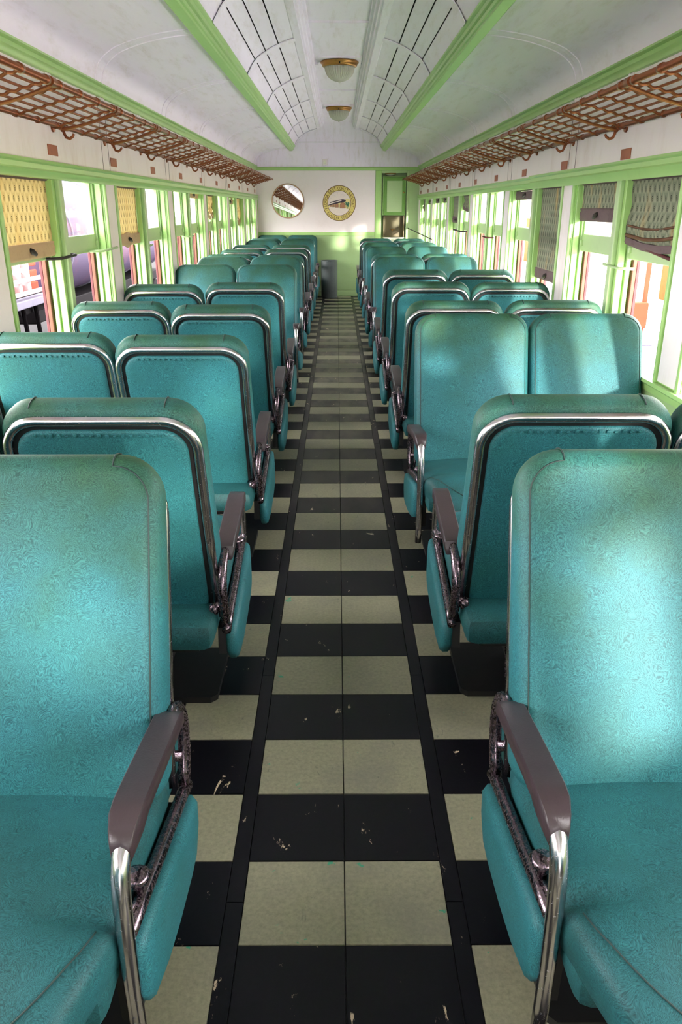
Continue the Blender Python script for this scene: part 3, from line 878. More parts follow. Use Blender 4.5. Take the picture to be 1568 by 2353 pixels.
def add_text(txt, r, a0, a1, bottom, size):
    # advance widths
    ws = []
    for ch in txt:
        ws.append({' ': 0.55, 'I': 0.42, 'W': 1.15, 'M': 1.05}.get(ch, 0.85))
    tot = sum(ws); acc = 0
    for ch, w_ in zip(txt, ws):
        f = (acc + w_ / 2) / tot; acc += w_
        if ch == ' ': continue
        ang = R(a0 + (a1 - a0) * f)
        cu = bpy.data.curves.new('t', 'FONT'); cu.body = ch; cu.size = size; cu.align_x = 'CENTER'; cu.offset = 0.0 if ch in 'MWSK' else 0.0006
        ob = bpy.data.objects.new('t', cu); COL.objects.link(ob)
        me = ob.to_mesh()
        rot = ang - math.pi / 2 if not bottom else ang + math.pi / 2
        base_r = r - size * 0.36 if not bottom else r + size * 0.36
        c, s_ = math.cos(rot), math.sin(rot)
        bx, bz = base_r * math.cos(ang), base_r * math.sin(ang)
        vs = [(bx + v.co.x * 0.85 * c - v.co.y * s_, -0.0024, bz + v.co.x * 0.85 * s_ + v.co.y * c) for v in me.vertices]
        lt.add(vs, [tuple(p.vertices) for p in me.polygons])
        ob.to_mesh_clear(); bpy.data.objects.remove(ob); bpy.data.curves.remove(cu)
add_text('FLORIDA EAST COAST RAILWAY', 0.238, 205, -16, False, 0.066)
add_text('FLAGLER SYSTEM', 0.238, 215, 327, True, 0.066)
for a in (208.5, -23):
    lt.add([(0.238 * math.cos(R(a)) + 0.006 * math.cos(R(60 * i)), -0.0018, 0.238 * math.sin(R(a)) + 0.006 * math.sin(R(60 * i))) for i in range(6)], [tuple(range(6))])
lt.obj('lettering', 'em_line', em)['kind'] = 'stuff'
tag(em, 'round tan-rimmed emblem with train, arches and palm painted on the end wall', 'emblem')

# alcove fittings
t = empty('wall_cabinet', (0.967, YE + 0.035, 1.34))
MB().box(-0.20, 0.195, 0.0, 0.16, 0.0, 0.612).obj('body', 'green', t)
dr = MB().rbox(-0.178, 0.178, -0.022, 0.0, 0.004, 0.60, 0.004).obj('door', 'green_deep', t)
MB().rbox(-0.130, 0.130, -0.028, -0.020, 0.05, 0.545, 0.003).obj('door_panel', 'green_light', dr, label='pale green recessed panel')
MB().lathe([(0.010, 0.0), (0.014, -0.012), (0.008, -0.018)], (0.155, -0.022, 0.36), 12, 'y').obj('knob', 'gold', dr, True)
tag(t, 'green framed cabinet with pale panel door in the alcove', 'cabinet')
t = empty('water_niche', (0.967, YE + 0.17, 0.985))
MB().box(-0.175, 0.175, 0.0, 0.035, 0.0, 0.345).obj('backing', 'niche', t)
MB().box(-0.180, -0.165, -0.14, 0.0, 0.0, 0.345).obj('cheek', 'niche', t)
MB().box(0.165, 0.178, -0.14, 0.0, 0.0, 0.345).obj('cheek', 'niche', t)
MB().tube([(-0.02, 0.0, 0.12), (-0.02, -0.04, 0.12), (-0.02, -0.05, 0.095)], 0.009, 8).tube([(-0.055, -0.03, 0.125), (0.03, -0.03, 0.125)], 0.006, 8).obj('tap', 'gold', t, True)
tag(t, 'stained brown metal drinking niche with brass tap below the cabinet', 'drinking niche')
bs = MB().lathe([(0.02, -0.10), (0.05, -0.07), (0.16, -0.03), (0.19, 0.0), (0.185, 0.008), (0.15, -0.01), (0.03, -0.05)], (0.967, YE + 0.05, 0.975), 32)
for i, v in enumerate(bs.v): bs.v[i] = (v[0], YE + 0.05 + (v[1] - YE - 0.05) * 0.75, v[2])
tag(bs.obj('basin', 'porcelain', None, True), 'shallow white enamel basin under the brass tap', 'basin')
t = empty('alcove_lamp', (0.895, YE + 0.10, 2.004))
MB().lathe([(0.10, 0.0), (0.10, -0.012), (0.08, -0.016)], (0, 0, 0), 24).obj('ring', 'gold', t, True)
MB().lathe([(0.08, -0.014), (0.07, -0.03), (0.04, -0.042), (0.002, -0.046)], (0, 0, 0), 24).obj('glass_bowl', 'lamp_glass', t, True)
tag(t, 'small glass dome lamp at the top of the alcove', 'ceiling lamp')

# bin
t = empty('waste_bin', (-0.150, 14.06, 0))
MB().lathe([(0.138, 0.0), (0.140, 0.01), (0.140, 0.60), (0.144, 0.605), (0.144, 0.618), (0.136, 0.618), (0.134, 0.08)], (0, 0, 0), 40).obj('body', 'bin', t, 'auto')
tag(t, 'tall dark grey cylindrical waste bin against the end wall', 'waste bin')

# ------------------------------------------------------------------ luggage racks
XO, ZO, XI, ZI = 1.075, 1.893, 1.345, 1.822
def rack(sgn, side):
    s = sgn
    t = empty('luggage_rack', (s * 1.2, 7.0, ZI))
    L0, L1 = -3.2 - 7.0, 13.95 - 7.0
    P = lambda f: (s * (XI + (XO - XI) * f) - s * 1.2, (ZO - ZI) * f)
    def rod(f, r, nm, rz=0):
        x, z = P(f)
        MB().tube([(x, L0, z + rz), (x, L1, z + rz)], r, 10).obj(nm, 'brass', t, True)
    rod(1.0, 0.0125, 'front_rail'); rod(0.0, 0.0105, 'wall_rail')
    for f in (0.17, 0.335, 0.50, 0.665, 0.83): rod(f, 0.0052, 'rod')
    # wavy cross slat
    def wavy():
        m = MB(); pts = []
        for i in range(49):
            f = i / 48
            x, z = P(f)
            w = 0.0028 * math.cos(2 * math.pi * f * 6)
            pts.append((x, 0, z + w - 0.006))
        m.tube(pts, 0.0062, 6)
        x, z = P(1.0); m.tube([(x, -0.014, z), (x, 0.014, z)], 0.017, 10)
        x, z = P(0.0); m.tube([(x, -0.012, z), (x, 0.012, z)], 0.0145, 10)
        return m.mesh('cross_slat', 'brass', True)
    wm = wavy()
    # bracket with hook
    m = MB(); pts = []
    for i in range(13):
        f = i / 12; x, z = P(f)
        pts.append((x, 0, z - 0.014 - 0.008 * math.sin(math.pi * f)))
    m.tube(pts, [0.010 - 0.003 * math.sin(math.pi * i / 12) for i in range(13)], 8)
    x, z = P(1.0); m.tube([(x, -0.022, z), (x, 0.022, z)], 0.0185, 12)
    x, z = P(0.0); m.tube([(x, -0.02, z), (x, 0.02, z)], 0.0165, 12)
    m.lathe([(0.026, 0), (0.024, -s * 0.008), (0.012, -s * 0.012)], (s * XW - s * 1.2, 0, z), 14, 'x')
    m.tube([(x, 0, z), (s * XW - s * 1.2, 0, z)], 0.011, 8)
    bm_ = m.mesh('bracket', 'brass', 'auto')
    hk = MB().tube([(P(0.04)[0], 0, -0.006), (P(0.05)[0], 0.0, -0.030), (P(0.08)[0], 0.0, -0.048), (P(0.14)[0], 0.0, -0.054), (P(0.20)[0], 0, -0.044), (P(0.225)[0], 0, -0.032)], [0.008, 0.0075, 0.007, 0.007, 0.0065, 0.006], 8).mesh('hook', 'brass', True)
    sx, sz = s * (XW - 0.01) - s * 1.2, 2.035 - ZI
    ox, oz = P(1.0)
    st = MB().tube([(sx, 0, sz), (ox, 0, oz)], 0.0042, 6)
    st = st.mesh('stay_rod', 'white_wall', True)
    ro = MB().lathe([(0.004, -s * 0.022), (0.014, -s * 0.018), (0.012, -s * 0.008), (0.028, -s * 0.006), (0.028, 0)], (s * XW - s * 1.2, 0, sz), 16, 'x').mesh('rosette', 'white_wall', True)
    y = 4.17 - 0.8975 * 8
    while y < 13.9:
        yy = y - 7.0
        b = link('bracket', bm_, t, (0, yy, 0)); link('hook', hk, b)
        link('stay_rod', st, t, (0, yy, 0)); link('rosette', ro, t, (0, yy, 0))
        for d in (0.085, 0.335, 0.59, 0.84):
            if y + d < 13.95: link('cross_slat', wm, t, (0, yy + d, 0))
        y += 0.8975
    tag(t, 'bronze barred luggage rack with coat hooks along the %s wall' % side, 'luggage rack', 'luggage racks')
rack(-1, 'left'); rack(1, 'right')

# seat number plaques
i = 0
pm = {}
for sgn, side in ((-1, 'left'), (1, 'right')):
    x = sgn * XW
    me = MB().rbox(0, -sgn * 0.004, -0.068, 0.068, -0.024, 0.024, 0.0015).mesh('plaque', 'plaque')
    for k in range(10):
        o = link('plaque', me, None, (x, 4.13 + 1.097 * k, 1.716 if sgn < 0 else 1.70))
        tag(o, 'small square copper plaque above the %s windows, %s from the camera' % (side, ORD[k]), 'plaque', 'copper plaques on the %s letter board' % side)

# ------------------------------------------------------------------ seats
# local frame: seat faces -Y.  s = forward distance, so y = -s
AL = R(15.3)
def outline(w, z0, z1, rt, rb, n=8, ns=18):
    """rounded rectangle, list of ((x, v), (nx, nv)) going round from bottom left"""
    pts = []
    def arc(cx, cz, r, a0, a1):
        for i in range(n + 1):
            a = R(a0 + (a1 - a0) * i / n)
            pts.append(((cx + r * math.cos(a), cz + r * math.sin(a)), (math.cos(a), math.sin(a))))
    def line(p, q, nrm, k):
        for i in range(1, k):
            f = i / k
            pts.append(((p[0] + (q[0] - p[0]) * f, p[1] + (q[1] - p[1]) * f), nrm))
    arc(w - rb, z0 + rb, rb, -90, 0)
    line((w, z0 + rb), (w, z1 - rt), (1, 0), ns)
    arc(w - rt, z1 - rt, rt, 0, 90)
    line((w - rt, z1), (-w + rt, z1), (0, 1), ns)
    arc(-w + rt, z1 - rt, rt, 90, 180)
    line((-w, z1 - rt), (-w, z0 + rb), (-1, 0), ns)
    arc(-w + rb, z0 + rb, rb, 180, 270)
    line((-w + rb, z0), (w - rb, z0), (0, -1), ns)
    return pts
def cushion(ol, layers, thick, cx, cz, dome=None):
    """layers: (depth fraction, normal inset, centre shrink); depth runs to -Y"""
    m = MB(); n = len(ol)
    for (t, ins, shr) in layers:
        for (p, nn) in ol:
            x, z = p[0] - nn[0] * ins, p[1] - nn[1] * ins
            x = cx + (x - cx) * (1 - shr); z = cz + (z - cz) * (1 - shr)
            d = -t * thick(z)
            if dome and t == 'x': d = 0
            if dome and abs(t) >= dome[0]: d = -(dome[0] * (1 if t > 0 else -1)) * thick(z) - dome[1] * (1 - min(1, (abs(x) / dome[2])) ** 2.4) * (1 - min(1, abs(z - cz) / dome[3]) ** 2.6)
            m.v.append((x, d, z))
    for j in range(len(layers) - 1):
        for i in range(n):
            m.f.append((j * n + i, j * n + (i + 1) % n, (j + 1) * n + (i + 1) % n, (j + 1) * n + i))
    m.v.append((cx, (-layers[-1][0] * 1.0 * thick(cz)) if not dome else -(dome[0] * (1 if layers[-1][0] > 0 else -1)) * thick(cz) - dome[1], cz))
    c = len(m.v) - 1; j = len(layers) - 1
    for i in range(n): m.f.append((j * n + i, j * n + (i + 1) % n, c))
    m.f.append(tuple(range(n - 1, -1, -1)))
    return m
BW = 0.255
th = lambda z: 0.135 - 0.05 * max(0, min(1, z / 0.69)) ** 1.2
OLB = outline(BW, 0.0, 0.69, 0.088, 0.055, 10, 24)
LAY = [(0.0, 0.018, 0), (0.08, 0.006, 0), (0.22, 0.001, 0), (0.45, 0.0, 0), (0.66, 0.002, 0), (0.80, 0.008, 0), (0.90, 0.020, 0), (0.945, 0.030, 0.0), ] + [(0.98, 0.030, q) for q in (0.02, 0.05, 0.09, 0.14, 0.20, 0.27, 0.34, 0.42, 0.50, 0.58, 0.66, 0.74, 0.82, 0.90, 0.96)]
backrest_m = cushion(OLB, LAY, th, 0, 0.345, (0.945, 0.017, 0.226, 0.316)).mesh('backrest', 'vinyl_back', True)
def seam_mesh():
    m = MB()
    right = []; n = len(OLB)
    top_i = None
    for i, (p, nn) in enumerate(OLB):
        if p[1] > 0.05 and p[0] > 0.15 and nn[1] > -0.1: right.append(i)
    right = [i for i in right if OLB[i][0][0] >= 0.155]
    def pt(i, t, ins):
        (p, nn) = OLB[i]
        x, z = p[0] - nn[0] * ins, p[1] - nn[1] * ins
        return x, -t * th(z) - 0.0006, z
    path = [pt(i, 0.905, 0.021) for i in right]
    last = right[-1]
    # cross over the top towards the rear
    for (t, ins) in ((0.80, 0.008), (0.66, 0.0015), (0.45, -0.001), (0.22, 0.0), (0.08, 0.005)):
        x, y, z = pt(last, t, ins); path.append((x, y, z + 0.0006))
    m2 = MB()
    m.tube(path, 0.0016, 5)
    m2.tube([(-x, y, z) for x, y, z in path], 0.0016, 5)
    return m.mesh('seam', 'seam', True), m2.mesh('seam', 'seam', True)
seam_m, seam2_m = seam_mesh()
def arch_path(w, z0, z1, r, y, n=8):
    p = [(w, y, z0), (w, y, (z0 + z1 - r) / 2), (w, y, z1 - r)]
    for i in range(1, n + 1):
        a = i / n * math.pi / 2
        p.append((w - r + r * math.cos(a), y, z1 - r + r * math.sin(a)))
    p.append((0, y, z1))
    q = [(-x, y_, z) for (x, y_, z) in p[:-1]][::-1]
    return p + q
trim_m = MB().tube(arch_path(0.240, -0.005, 0.655, 0.085, 0.004), 0.0135, 10).mesh('chrome_trim', 'chrome', True)
lower_m = MB().tube([(-0.24, 0.004, 0.0), (0.24, 0.004, 0.0)], 0.010, 8).mesh('bottom_trim', 'black_metal', True)
OLP = outline(0.217, 0.016, 0.632, 0.066, 0.035)
panel_m = cushion(OLP, [(0.0, 0, 0), (-0.7, 0.002, 0), (-1.0, 0.008, 0), (-1.3, 0.012, 0.04), (-1.5, 0.012, 0.2), (-1.5, 0.012, 0.4), (-1.6, 0.012, 0.7)], lambda z: 0.012, 0, 0.322, (1.0, -0.008, 0.206, 0.297)).mesh('back_panel', 'vinyl', True)
OLK = outline(0.242, 0.0, 0.655, 0.082, 0.01)
plate_m = cushion(OLK, [(0.0, 0, 0), (-0.8, 0.0, 0), (-1.0, 0.005, 0.2)], lambda z: 0.004, 0, 0.32).mesh('back_plate', 'black_metal', False)
# little nail heads along the top of the rear panel
nails = MB()
for i in range(17):
    x = -0.16 + 0.02 * i
    nails.rbox(x - 0.005, x + 0.005, 0.012, 0.018, 0.616, 0.622 + 0.002 * (i % 3), 0.002)
nails_m = nails.mesh('tack_strip', 'vinyl', False)

# seat cushion (one per sitter)
def seat_cushion_mesh():
    m = MB(); nx, ny = 21, 40
    hw = 0.242
    y_back, y_front = 0.12, -0.465
    def surf(u, v):
        # u across -1..1, v 0 rear .. 1 front ; rounded plan at the front corners
        y = y_back + (y_front - y_back) * v
        wv = hw - 0.095 * max(0, (v - 0.55) / 0.45) ** 2.6
        x = u * wv
        z = 0.385 + 0.055 * min(1, v * 1.3)
        z += 0.022 * (1 - u * u) * math.sin(math.pi * min(1, 0.15 + v * 0.85))
        z -= 0.06 * max(0, (v - 0.74) / 0.26) ** 2
        z -= 0.012 * abs(u) ** 8
        z -= 0.013 * math.exp(-((v - 0.60 - 0.06 * (1 - abs(u))) / 0.035) ** 2) * max(0, abs(u) - 0.45) / 0.55
        z += 0.006 * math.exp(-((v - 0.50) / 0.05) ** 2) * max(0, abs(u) - 0.45) / 0.55
        return (x, y, z)
    for j in range(ny + 1):
        for i in range(nx + 1):
            u = -1 + 2 * i / nx
            m.v.append(surf(math.sin(u * math.pi / 2) * 0.5 + u * 0.5, j / ny))
    for j in range(ny):
        for i in range(nx):
            p = j * (nx + 1) + i
            m.f.append((p, p + 1, p + nx + 2, p + nx + 1))
    # skirt
    rim = [i for i in range(nx + 1)] + [j * (nx + 1) + nx for j in range(1, ny + 1)] + [ny * (nx + 1) + i for i in range(nx - 1, -1, -1)] + [j * (nx + 1) for j in range(ny - 1, 0, -1)]
    prev = rim
    for (d, o_) in ((0.012, 0.008), (0.035, 0.010), (0.075, 0.004), (0.10, -0.01)):
        cur = []
        for r_ in rim:
            x, y, z = m.v[r_]
            L = math.hypot(x, (y + 0.14)); 
            m.v.append((x + x / L * o_, y + (y + 0.14) / L * o_, z - d)); cur.append(len(m.v) - 1)
        for a in range(len(rim)):
            b = (a + 1) % len(rim)
            m.f.append((prev[a], prev[b], cur[b], cur[a]))
        prev = cur
    m.f.append(tuple(prev))
    # seam loop just inside the edge
    sm = MB(); pth = []
    for i in range(61):
        a = -1.25 + 2.5 * i / 60            # superellipse round the front
        u = math.copysign(abs(math.sin(a)) ** 0.5, math.sin(a)) * 0.955
        v = 0.18 + 0.80 * max(0.0, math.cos(a)) ** 0.45 if abs(a) < math.pi / 2 else 0.18
        x, y, z = surf(u, v); pth.append((x, y, z + 0.0012))
    sm.tube(pth, 0.0015, 5)
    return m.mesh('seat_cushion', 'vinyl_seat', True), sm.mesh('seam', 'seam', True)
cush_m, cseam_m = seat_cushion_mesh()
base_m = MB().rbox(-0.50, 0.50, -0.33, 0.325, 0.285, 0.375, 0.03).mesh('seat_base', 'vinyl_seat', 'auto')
under = MB().rbox(-0.46, 0.46, -0.29, 0.29, 0.262, 0.30, 0.02)
under.rbox(-0.30, 0.30, -0.10, 0.10, 0.03, 0.25, 0.02)
under_m = under.mesh('underframe', 'black_metal', False)
floorplate_m = MB().prism([(-0.47 + 0.02, -0.15), (0.45, -0.15), (0.47, -0.13), (0.47, 0.13), (0.45, 0.15), (-0.45, 0.15), (-0.47, 0.13), (-0.47, -0.13)], 'z', 0.0, 0.02).mesh('floor_plate', 'black_metal', False)
foot = MB()
fp = []
for sx in (1, -1):
    pass
foot.tube([(0.36, 0.26, 0.25), (0.362, 0.30, 0.17), (0.355, 0.315, 0.12), (0.32, 0.32, 0.10), (0, 0.32, 0.098), (-0.32, 0.32, 0.10), (-0.355, 0.315, 0.12), (-0.362, 0.30, 0.17), (-0.36, 0.26, 0.25)], 0.011, 8)
foot_m = foot.mesh('foot_rail', 'rust_chrome', True)

def arm_meshes(e):
    """armrest group for the aisle end at local x = e * 0.522"""
    xa = e * 0.522
    out = {}
    # pad: lofted sections (s, ztop, half width, drop)
    secs = [(-0.150, 0.518, 0.022, 0.020), (-0.142, 0.538, 0.026, 0.030), (-0.115, 0.549, 0.0265, 0.036), (-0.02, 0.563, 0.0275, 0.036), (0.08, 0.579, 0.0275, 0.036),
            (0.155, 0.589, 0.0275, 0.036), (0.186, 0.589, 0.0265, 0.044), (0.212, 0.579, 0.0215, 0.044), (0.224, 0.566, 0.018, 0.036), (0.229, 0.556, 0.015, 0.03)]
    m = MB(); prof = [(-1, 0.0), (-1, -1.0), (1, -1.0), (1, 0.0), (0.94, 0.0)]
    ring = [(-1.0, -0.12), (-0.88, 0.0), (0.88, 0.0), (1.0, -0.12), (1.0, -0.78), (0.80, -1.0), (-0.80, -1.0), (-1.0, -0.78)]
    for (s_, z, w, d) in secs:
        for (u, v) in ring: m.v.append((xa + u * w, -s_, z + v * d))
    n = len(ring)
    for j in range(len(secs) - 1):
        for i in range(n): m.f.append((j * n + i, j * n + (i + 1) % n, (j + 1) * n + (i + 1) % n, (j + 1) * n + i))
    m.f.append(tuple(range(n))); m.f.append(tuple((len(secs) - 1) * n + i for i in range(n)))
    out['armrest_pad'] = m.mesh('armrest_pad', 'pad', 'auto')
    out['front_tube'] = MB().tube([(xa, -s_, z) for s_, z in ((0.17, 0.56), (0.205, 0.556), (0.228, 0.542), (0.242, 0.518), (0.25, 0.48), (0.253, 0.42), (0.253, 0.30), (0.25, 0.20), (0.245, 0.13))], [0.0150] * 5 + [0.0145, 0.014, 0.0135, 0.013], 12).mesh('front_tube', 'chrome', True)
    out['rear_tube'] = MB().tube([(xa, -s_, z) for s_, z in ((-0.10, 0.525), (-0.165, 0.520), (-0.205, 0.503), (-0.230, 0.468), (-0.236, 0.43), (-0.230, 0.385), (-0.214, 0.34), (-0.196, 0.308))], 0.0135, 12).mesh('rear_tube', 'rust_chrome', True)
    out['side_rail'] = MB().tube([(xa + e * 0.002, -s_, z) for s_, z in ((-0.215, 0.298), (-0.16, 0.312), (0.0, 0.348), (0.16, 0.384), (0.245, 0.403))], 0.0135, 12).mesh('side_rail', 'rust_chrome', True)
    out['release_knob'] = MB().lathe([(0.008, 0.0), (0.013, 0.004), (0.008, 0.012), (0.0085, 0.045), (0.0125, 0.048), (0.0135, 0.058), (0.022, 0.064), (0.0235, 0.070), (0.018, 0.076), (0.002, 0.079)], (xa - e * 0.004, -0.158, 0.360), 20).mesh('release_knob', 'rust_chrome', True)
    out['pivot_bolt'] = MB().lathe([(0.012, 0.0), (0.012, -e * 0.016), (0.018, -e * 0.018), (0.0185, -e * 0.032), (0.014, -e * 0.040), (0.003, -e * 0.043)], (xa - e * 0.002, 0.215, 0.372), 16, 'x').mesh('pivot_bolt', 'rust_chrome', True)
    # upholstered side panel below the rail
    ps = [(-0.185, 0.296), (-0.205, 0.27), (-0.200, 0.215), (-0.165, 0.175), (-0.10, 0.172), (0.05, 0.190), (0.17, 0.215), (0.235, 0.24), (0.252, 0.275), (0.248, 0.36), (0.235, 0.385), (0.0, 0.334)]
    m = MB(); n = len(ps); cs = (sum(p[0] for p in ps) / n, sum(p[1] for p in ps) / n)
    for (ins, dx) in ((0.03, -0.004), (0.0, 0.002), (0.0, 0.018), (0.05, 0.027), (0.20, 0.032), (0.45, 0.034)):
        for (s_, z) in ps:
            m.v.append((xa + e * dx, -(cs[0] + (s_ - cs[0]) * (1 - ins)), cs[1] + (z - cs[1]) * (1 - ins)))
    for j in range(5):
        for i in range(n): m.f.append((j * n + i, j * n + (i + 1) % n, (j + 1) * n + (i + 1) % n, (j + 1) * n + i))
    m.f.append(tuple(range(n))); m.f.append(tuple(5 * n + i for i in range(n)))
    out['side_panel'] = m.mesh('side_panel', 'vinyl', True)
    m = MB(); q = [(-0.175, 0.285), (-0.19, 0.205), (0.24, 0.20), (0.245, 0.39)]
    m.prism([(-a, b) for a, b in q], 'x', xa - e * 0.030, xa - e * 0.006)
    out['side_plate'] = m.mesh('side_plate', 'black_metal', False)
    return out
ARMS = {e: arm_meshes(e) for e in (-1, 1)}
def make_seat(e):
    t = empty('coach_seat')
    link('seat_base', base_m, t); link('underframe', under_m, t); link('floor_plate', floorplate_m, t); link('foot_rail', foot_m, t)
    for sx in (-1, 1):
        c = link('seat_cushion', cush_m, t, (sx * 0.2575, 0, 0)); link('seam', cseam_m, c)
        b = link('backrest', backrest_m, t, (sx * 0.2575, 0.17, 0.335)); b.rotation_euler = (-AL, 0, 0)
        link('seam', seam_m, b); link('seam', seam2_m, b); link('back_plate', plate_m, b); link('chrome_trim', trim_m, b, label='chrome tube edging')
        link('bottom_trim', lower_m, b); link('back_panel', panel_m, b); link('tack_strip', nails_m, b)
    for nm, me in ARMS[e].items():
        lab = {'armrest_pad': 'dark brown armrest pad', 'front_tube': 'polished chrome tube', 'rear_tube': 'rusted chrome tube', 'side_rail': 'rust-pitted rail'}.get(nm)
        link(nm, me, t, label=lab)
    return t
LEFT = 'FAAAAFFAAAFAF'
RIGHT = 'FAFAAAFAFFAA'
PITCH = 1.085
protos = {}
def place(side, k, face):
    sgn = -1 if side == 'left' else 1
    e = -sgn if face == 'F' else sgn        # which local end holds the aisle arm
    if e in protos: t = copy_tree(protos[e])
    else: t = protos[e] = make_seat(e)
    x = -0.866 if side == 'left' else 0.850
    y = (1.139 if side == 'left' else 1.170) + PITCH * k
    if side == 'right' and k == 2: y -= 0.05
    if k == 12: y = 13.92
    if side == 'left' and k == 11: y -= 0.13
    t.location = (x, y, 0)
    t.rotation_euler = (0, 0, 0 if face == 'F' else math.pi)
    # individual recline
    rn = random.Random(k * 7 + (100 if sgn > 0 else 0))
    tilt = TILT.get((side, k))
    bs = [c for c in t.children if c.name.startswith('backrest')]
    bs.sort(key=lambda c: c.location.x * (1 if face == 'F' else -1) * (-sgn))   # window side first
    for i, b in enumerate(bs):
        d = (tilt[i] if tilt else rn.uniform(-0.8, 0.8))
        b.rotation_euler = (-AL - R(d), 0, 0)
    look = 'with its cushions facing the camera' if face == 'F' else 'showing chrome-edged backs to the camera'
    if k < 0:
        tag(t, 'unseen teal vinyl coach seat behind the camera, %s row back on the %s' % (ORD[-k - 1], side), 'train seat', 'unseen coach seats behind the camera')
        return
    tag(t, 'teal vinyl coach seat, %s row left of the aisle, %s' % (ORD[k], look) if side == 'left' else 'teal vinyl coach seat, %s row right of the aisle, %s' % (ORD[k], look),
        'train seat', 'coach seats %s of the aisle' % side)
TILT = {('left', 0): (0, 0), ('left', 3): (0, 4), ('right', 0): (0, 0), ('right', 1): (0, 0), ('left', 1): (0, 0), ('left', 2): (-1, 1.5), ('left', 4): (3, 0), ('left', 7): (0, 2), ('left', 12): (-6, -6), ('left', 11): (-3, -3)}
for k, f in enumerate(LEFT): place('left', k, f)
for k, f in enumerate(RIGHT): place('right', k, f)
for k in (-1, -2, -3):          # unseen rows, added to keep the low sun off the lower seats
    for sd in ('left', 'right'):
        if not (sd == 'right' and k == -1): place(sd, k, 'A')

# ------------------------------------------------------------------ outside
GZ = -1.15
o = MB().box(-60, 60, -40, 90, GZ - 0.1, GZ).obj('ground', 'ext_ground')
tag(o, 'pale gravel ground of the rail yard outside the windows', 'ground', kind='structure')
o = MB().box(-16, -2.6, -5, 60, GZ, GZ + 0.05).obj('track_bed', 'ext_black'); tag(o, 'dark cinder track bed under the wagons on the left', 'track bed', kind='structure')
# slatted freight wagon on the next track, left
t = empty('freight_wagon', (-4.6, 11.6, GZ))
dz = -GZ
for k in range(9):
    y = -2.3 + k * 0.33
    MB().rbox(-0.04, 0.05, y - 0.06, y + 0.06, dz + 0.26, dz + 1.0, 0.01).obj('stake', 'ext_pale', t)
for z in (0.30, 0.47, 0.64, 0.81):
    MB().rbox(-0.09, -0.03, -2.5, 0.9, dz + z, dz + z + 0.11, 0.01).obj('side_board', 'ext_red', t)
for z in (0.28, 0.46):
    MB().rbox(0.05, 0.09, -2.5, 0.9, dz + z - 0.01, dz + z + 0.05, 0.01).obj('stringer', 'ext_pale', t)
MB().rbox(-0.15, 0.10, -2.7, 1.2, dz + 0.10, dz + 0.21, 0.01).obj('side_sill', 'ext_grey', t)
MB().rbox(-0.9, -0.10, -2.7, 1.2, dz - 0.05, dz + 0.22, 0.01).obj('deck', 'ext_black', t)
for y in (-1.4, -0.9, -0.3, 0.2, 0.7):
    MB().tube([(-0.05, y, dz + 0.1), (-0.10, y + 0.25, 0.35)], 0.035, 8).obj('truss_rod', 'ext_black', t)
for y in (-1.2, 0.3):
    MB().lathe([(0.05, 0.06), (0.36, 0.05), (0.42, 0.0), (0.40, -0.06), (0.05, -0.06)], (-0.25, y, 0.42), 28, 'x').obj('wheel', 'ext_black', t, 'auto')
MB().rbox(-1.6, -0.95, -3.2, 1.35, 0.1, 1.0, 0.02).obj('underframe', 'ext_black', t)
MB().rbox(-0.35, -0.2, -1.8, 0.9, 0.35, 0.55, 0.02).obj('bogie_frame', 'ext_rust', t)
tag(t, 'red slatted freight wagon with pale stakes outside the nearest left window', 'freight wagon')
o = MB().rbox(-4.75, -4.5, 12.95, 13.2, 0.0, 0.80, 0.02).obj('ladder_board', 'ext_teal'); tag(o, 'teal upright board at the end of the freight wagon', 'board')
o.parent = None
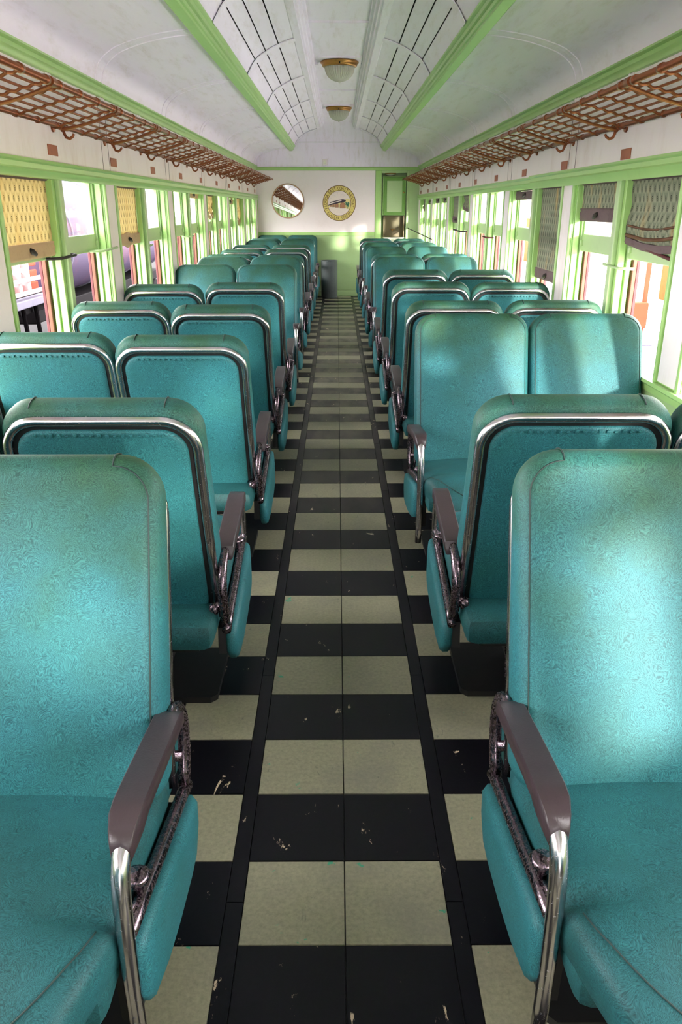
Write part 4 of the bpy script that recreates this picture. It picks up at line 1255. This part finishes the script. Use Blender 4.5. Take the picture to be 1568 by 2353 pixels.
# tank wagon
t = empty('tank_wagon', (-5.7, 18.5, GZ))
MB().lathe([(0.05, -5.0), (0.7, -4.95), (1.0, -4.75), (1.05, -4.5), (1.05, 4.5), (1.0, 4.75), (0.7, 4.95), (0.05, 5.0)], (0, 0, dz + 0.95), 40, 'y').obj('tank', 'ext_tank', t, 'auto')
for y in (-4.0, -1.5, 1.5, 4.0):
    MB().tube([(1.057 * math.cos(a), y, dz + 0.95 + 1.057 * math.sin(a)) for a in [2 * math.pi * i / 40 for i in range(40)]], 0.02, 6, closed=True).obj('band', 'ext_grey', t, True)
MB().rbox(-0.7, 0.7, -5.3, 5.3, dz - 0.35, dz - 0.12, 0.02).obj('frame', 'ext_black', t)
for y in (-3.9, -2.9, 2.9, 3.9):
    MB().lathe([(0.05, 0.06), (0.36, 0.05), (0.42, 0.0), (0.40, -0.06), (0.05, -0.06)], (0.62, y, 0.42), 28, 'x').obj('wheel', 'ext_black', t, 'auto')
tag(t, 'dusty purple tank wagon beyond the left windows', 'tank wagon')
# distant shed, left
t = empty('yard_shed', (-18.5, 52, GZ))
MB().box(-1.8, 1.8, 0, 5, 0, 3.1).obj('wall', 'ext_pale', t)
for i in range(6):
    MB().box(-1.7 + i * .6, -1.4 + i * .6, -0.06, 0.0, 0.3, 2.9).obj('board', 'ext_tank', t)
MB().prism([(-2.0, 3.1), (0, 3.9), (2.0, 3.1)], 'y', -0.3, 5.3).obj('roof', 'ext_red', t)
tag(t, 'pale pink boarded shed far off beyond the left windows', 'shed')
# right side: long pale building and yard clutter
t = empty('station_building', (8.0, 14, GZ))
MB().box(0, 4, -22, 26, 0, 3.2).obj('wall', 'ext_wall', t)
MB().box(-0.9, 4.4, -22.5, 26.5, 3.2, 3.4).obj('roof', 'ext_pale', t)
for i in range(6):
    MB().box(-0.04, 0.02, -18 + 7.5 * i, -16.6 + 7.5 * i, 0, 2.2).obj('door', 'ext_rust', t)
tag(t, 'long cream rendered station building outside the right windows', 'building')
o = MB().box(2.6, 7.2, -10, 38, GZ, -0.45).obj('platform', 'ext_ground'); tag(o, 'low pale platform beside the coach on the right', 'platform', kind='structure')
t = empty('signal_post', (4.5, 11.75, -0.45))
MB().tube([(0, 0, 0), (0, 0, 1.2)], 0.035, 10).obj('post', 'ext_red', t, True)
MB().rbox(-0.28, 0.04, -0.10, 0.10, 0.25, 0.62, 0.02).obj('box', 'ext_red', t)
MB().rbox(-0.15, 0.15, -0.15, 0.15, 0.0, 0.03, 0.01).obj('foot', 'ext_grey', t)
tag(t, 'red post with box on the platform outside the nearest right window', 'post')
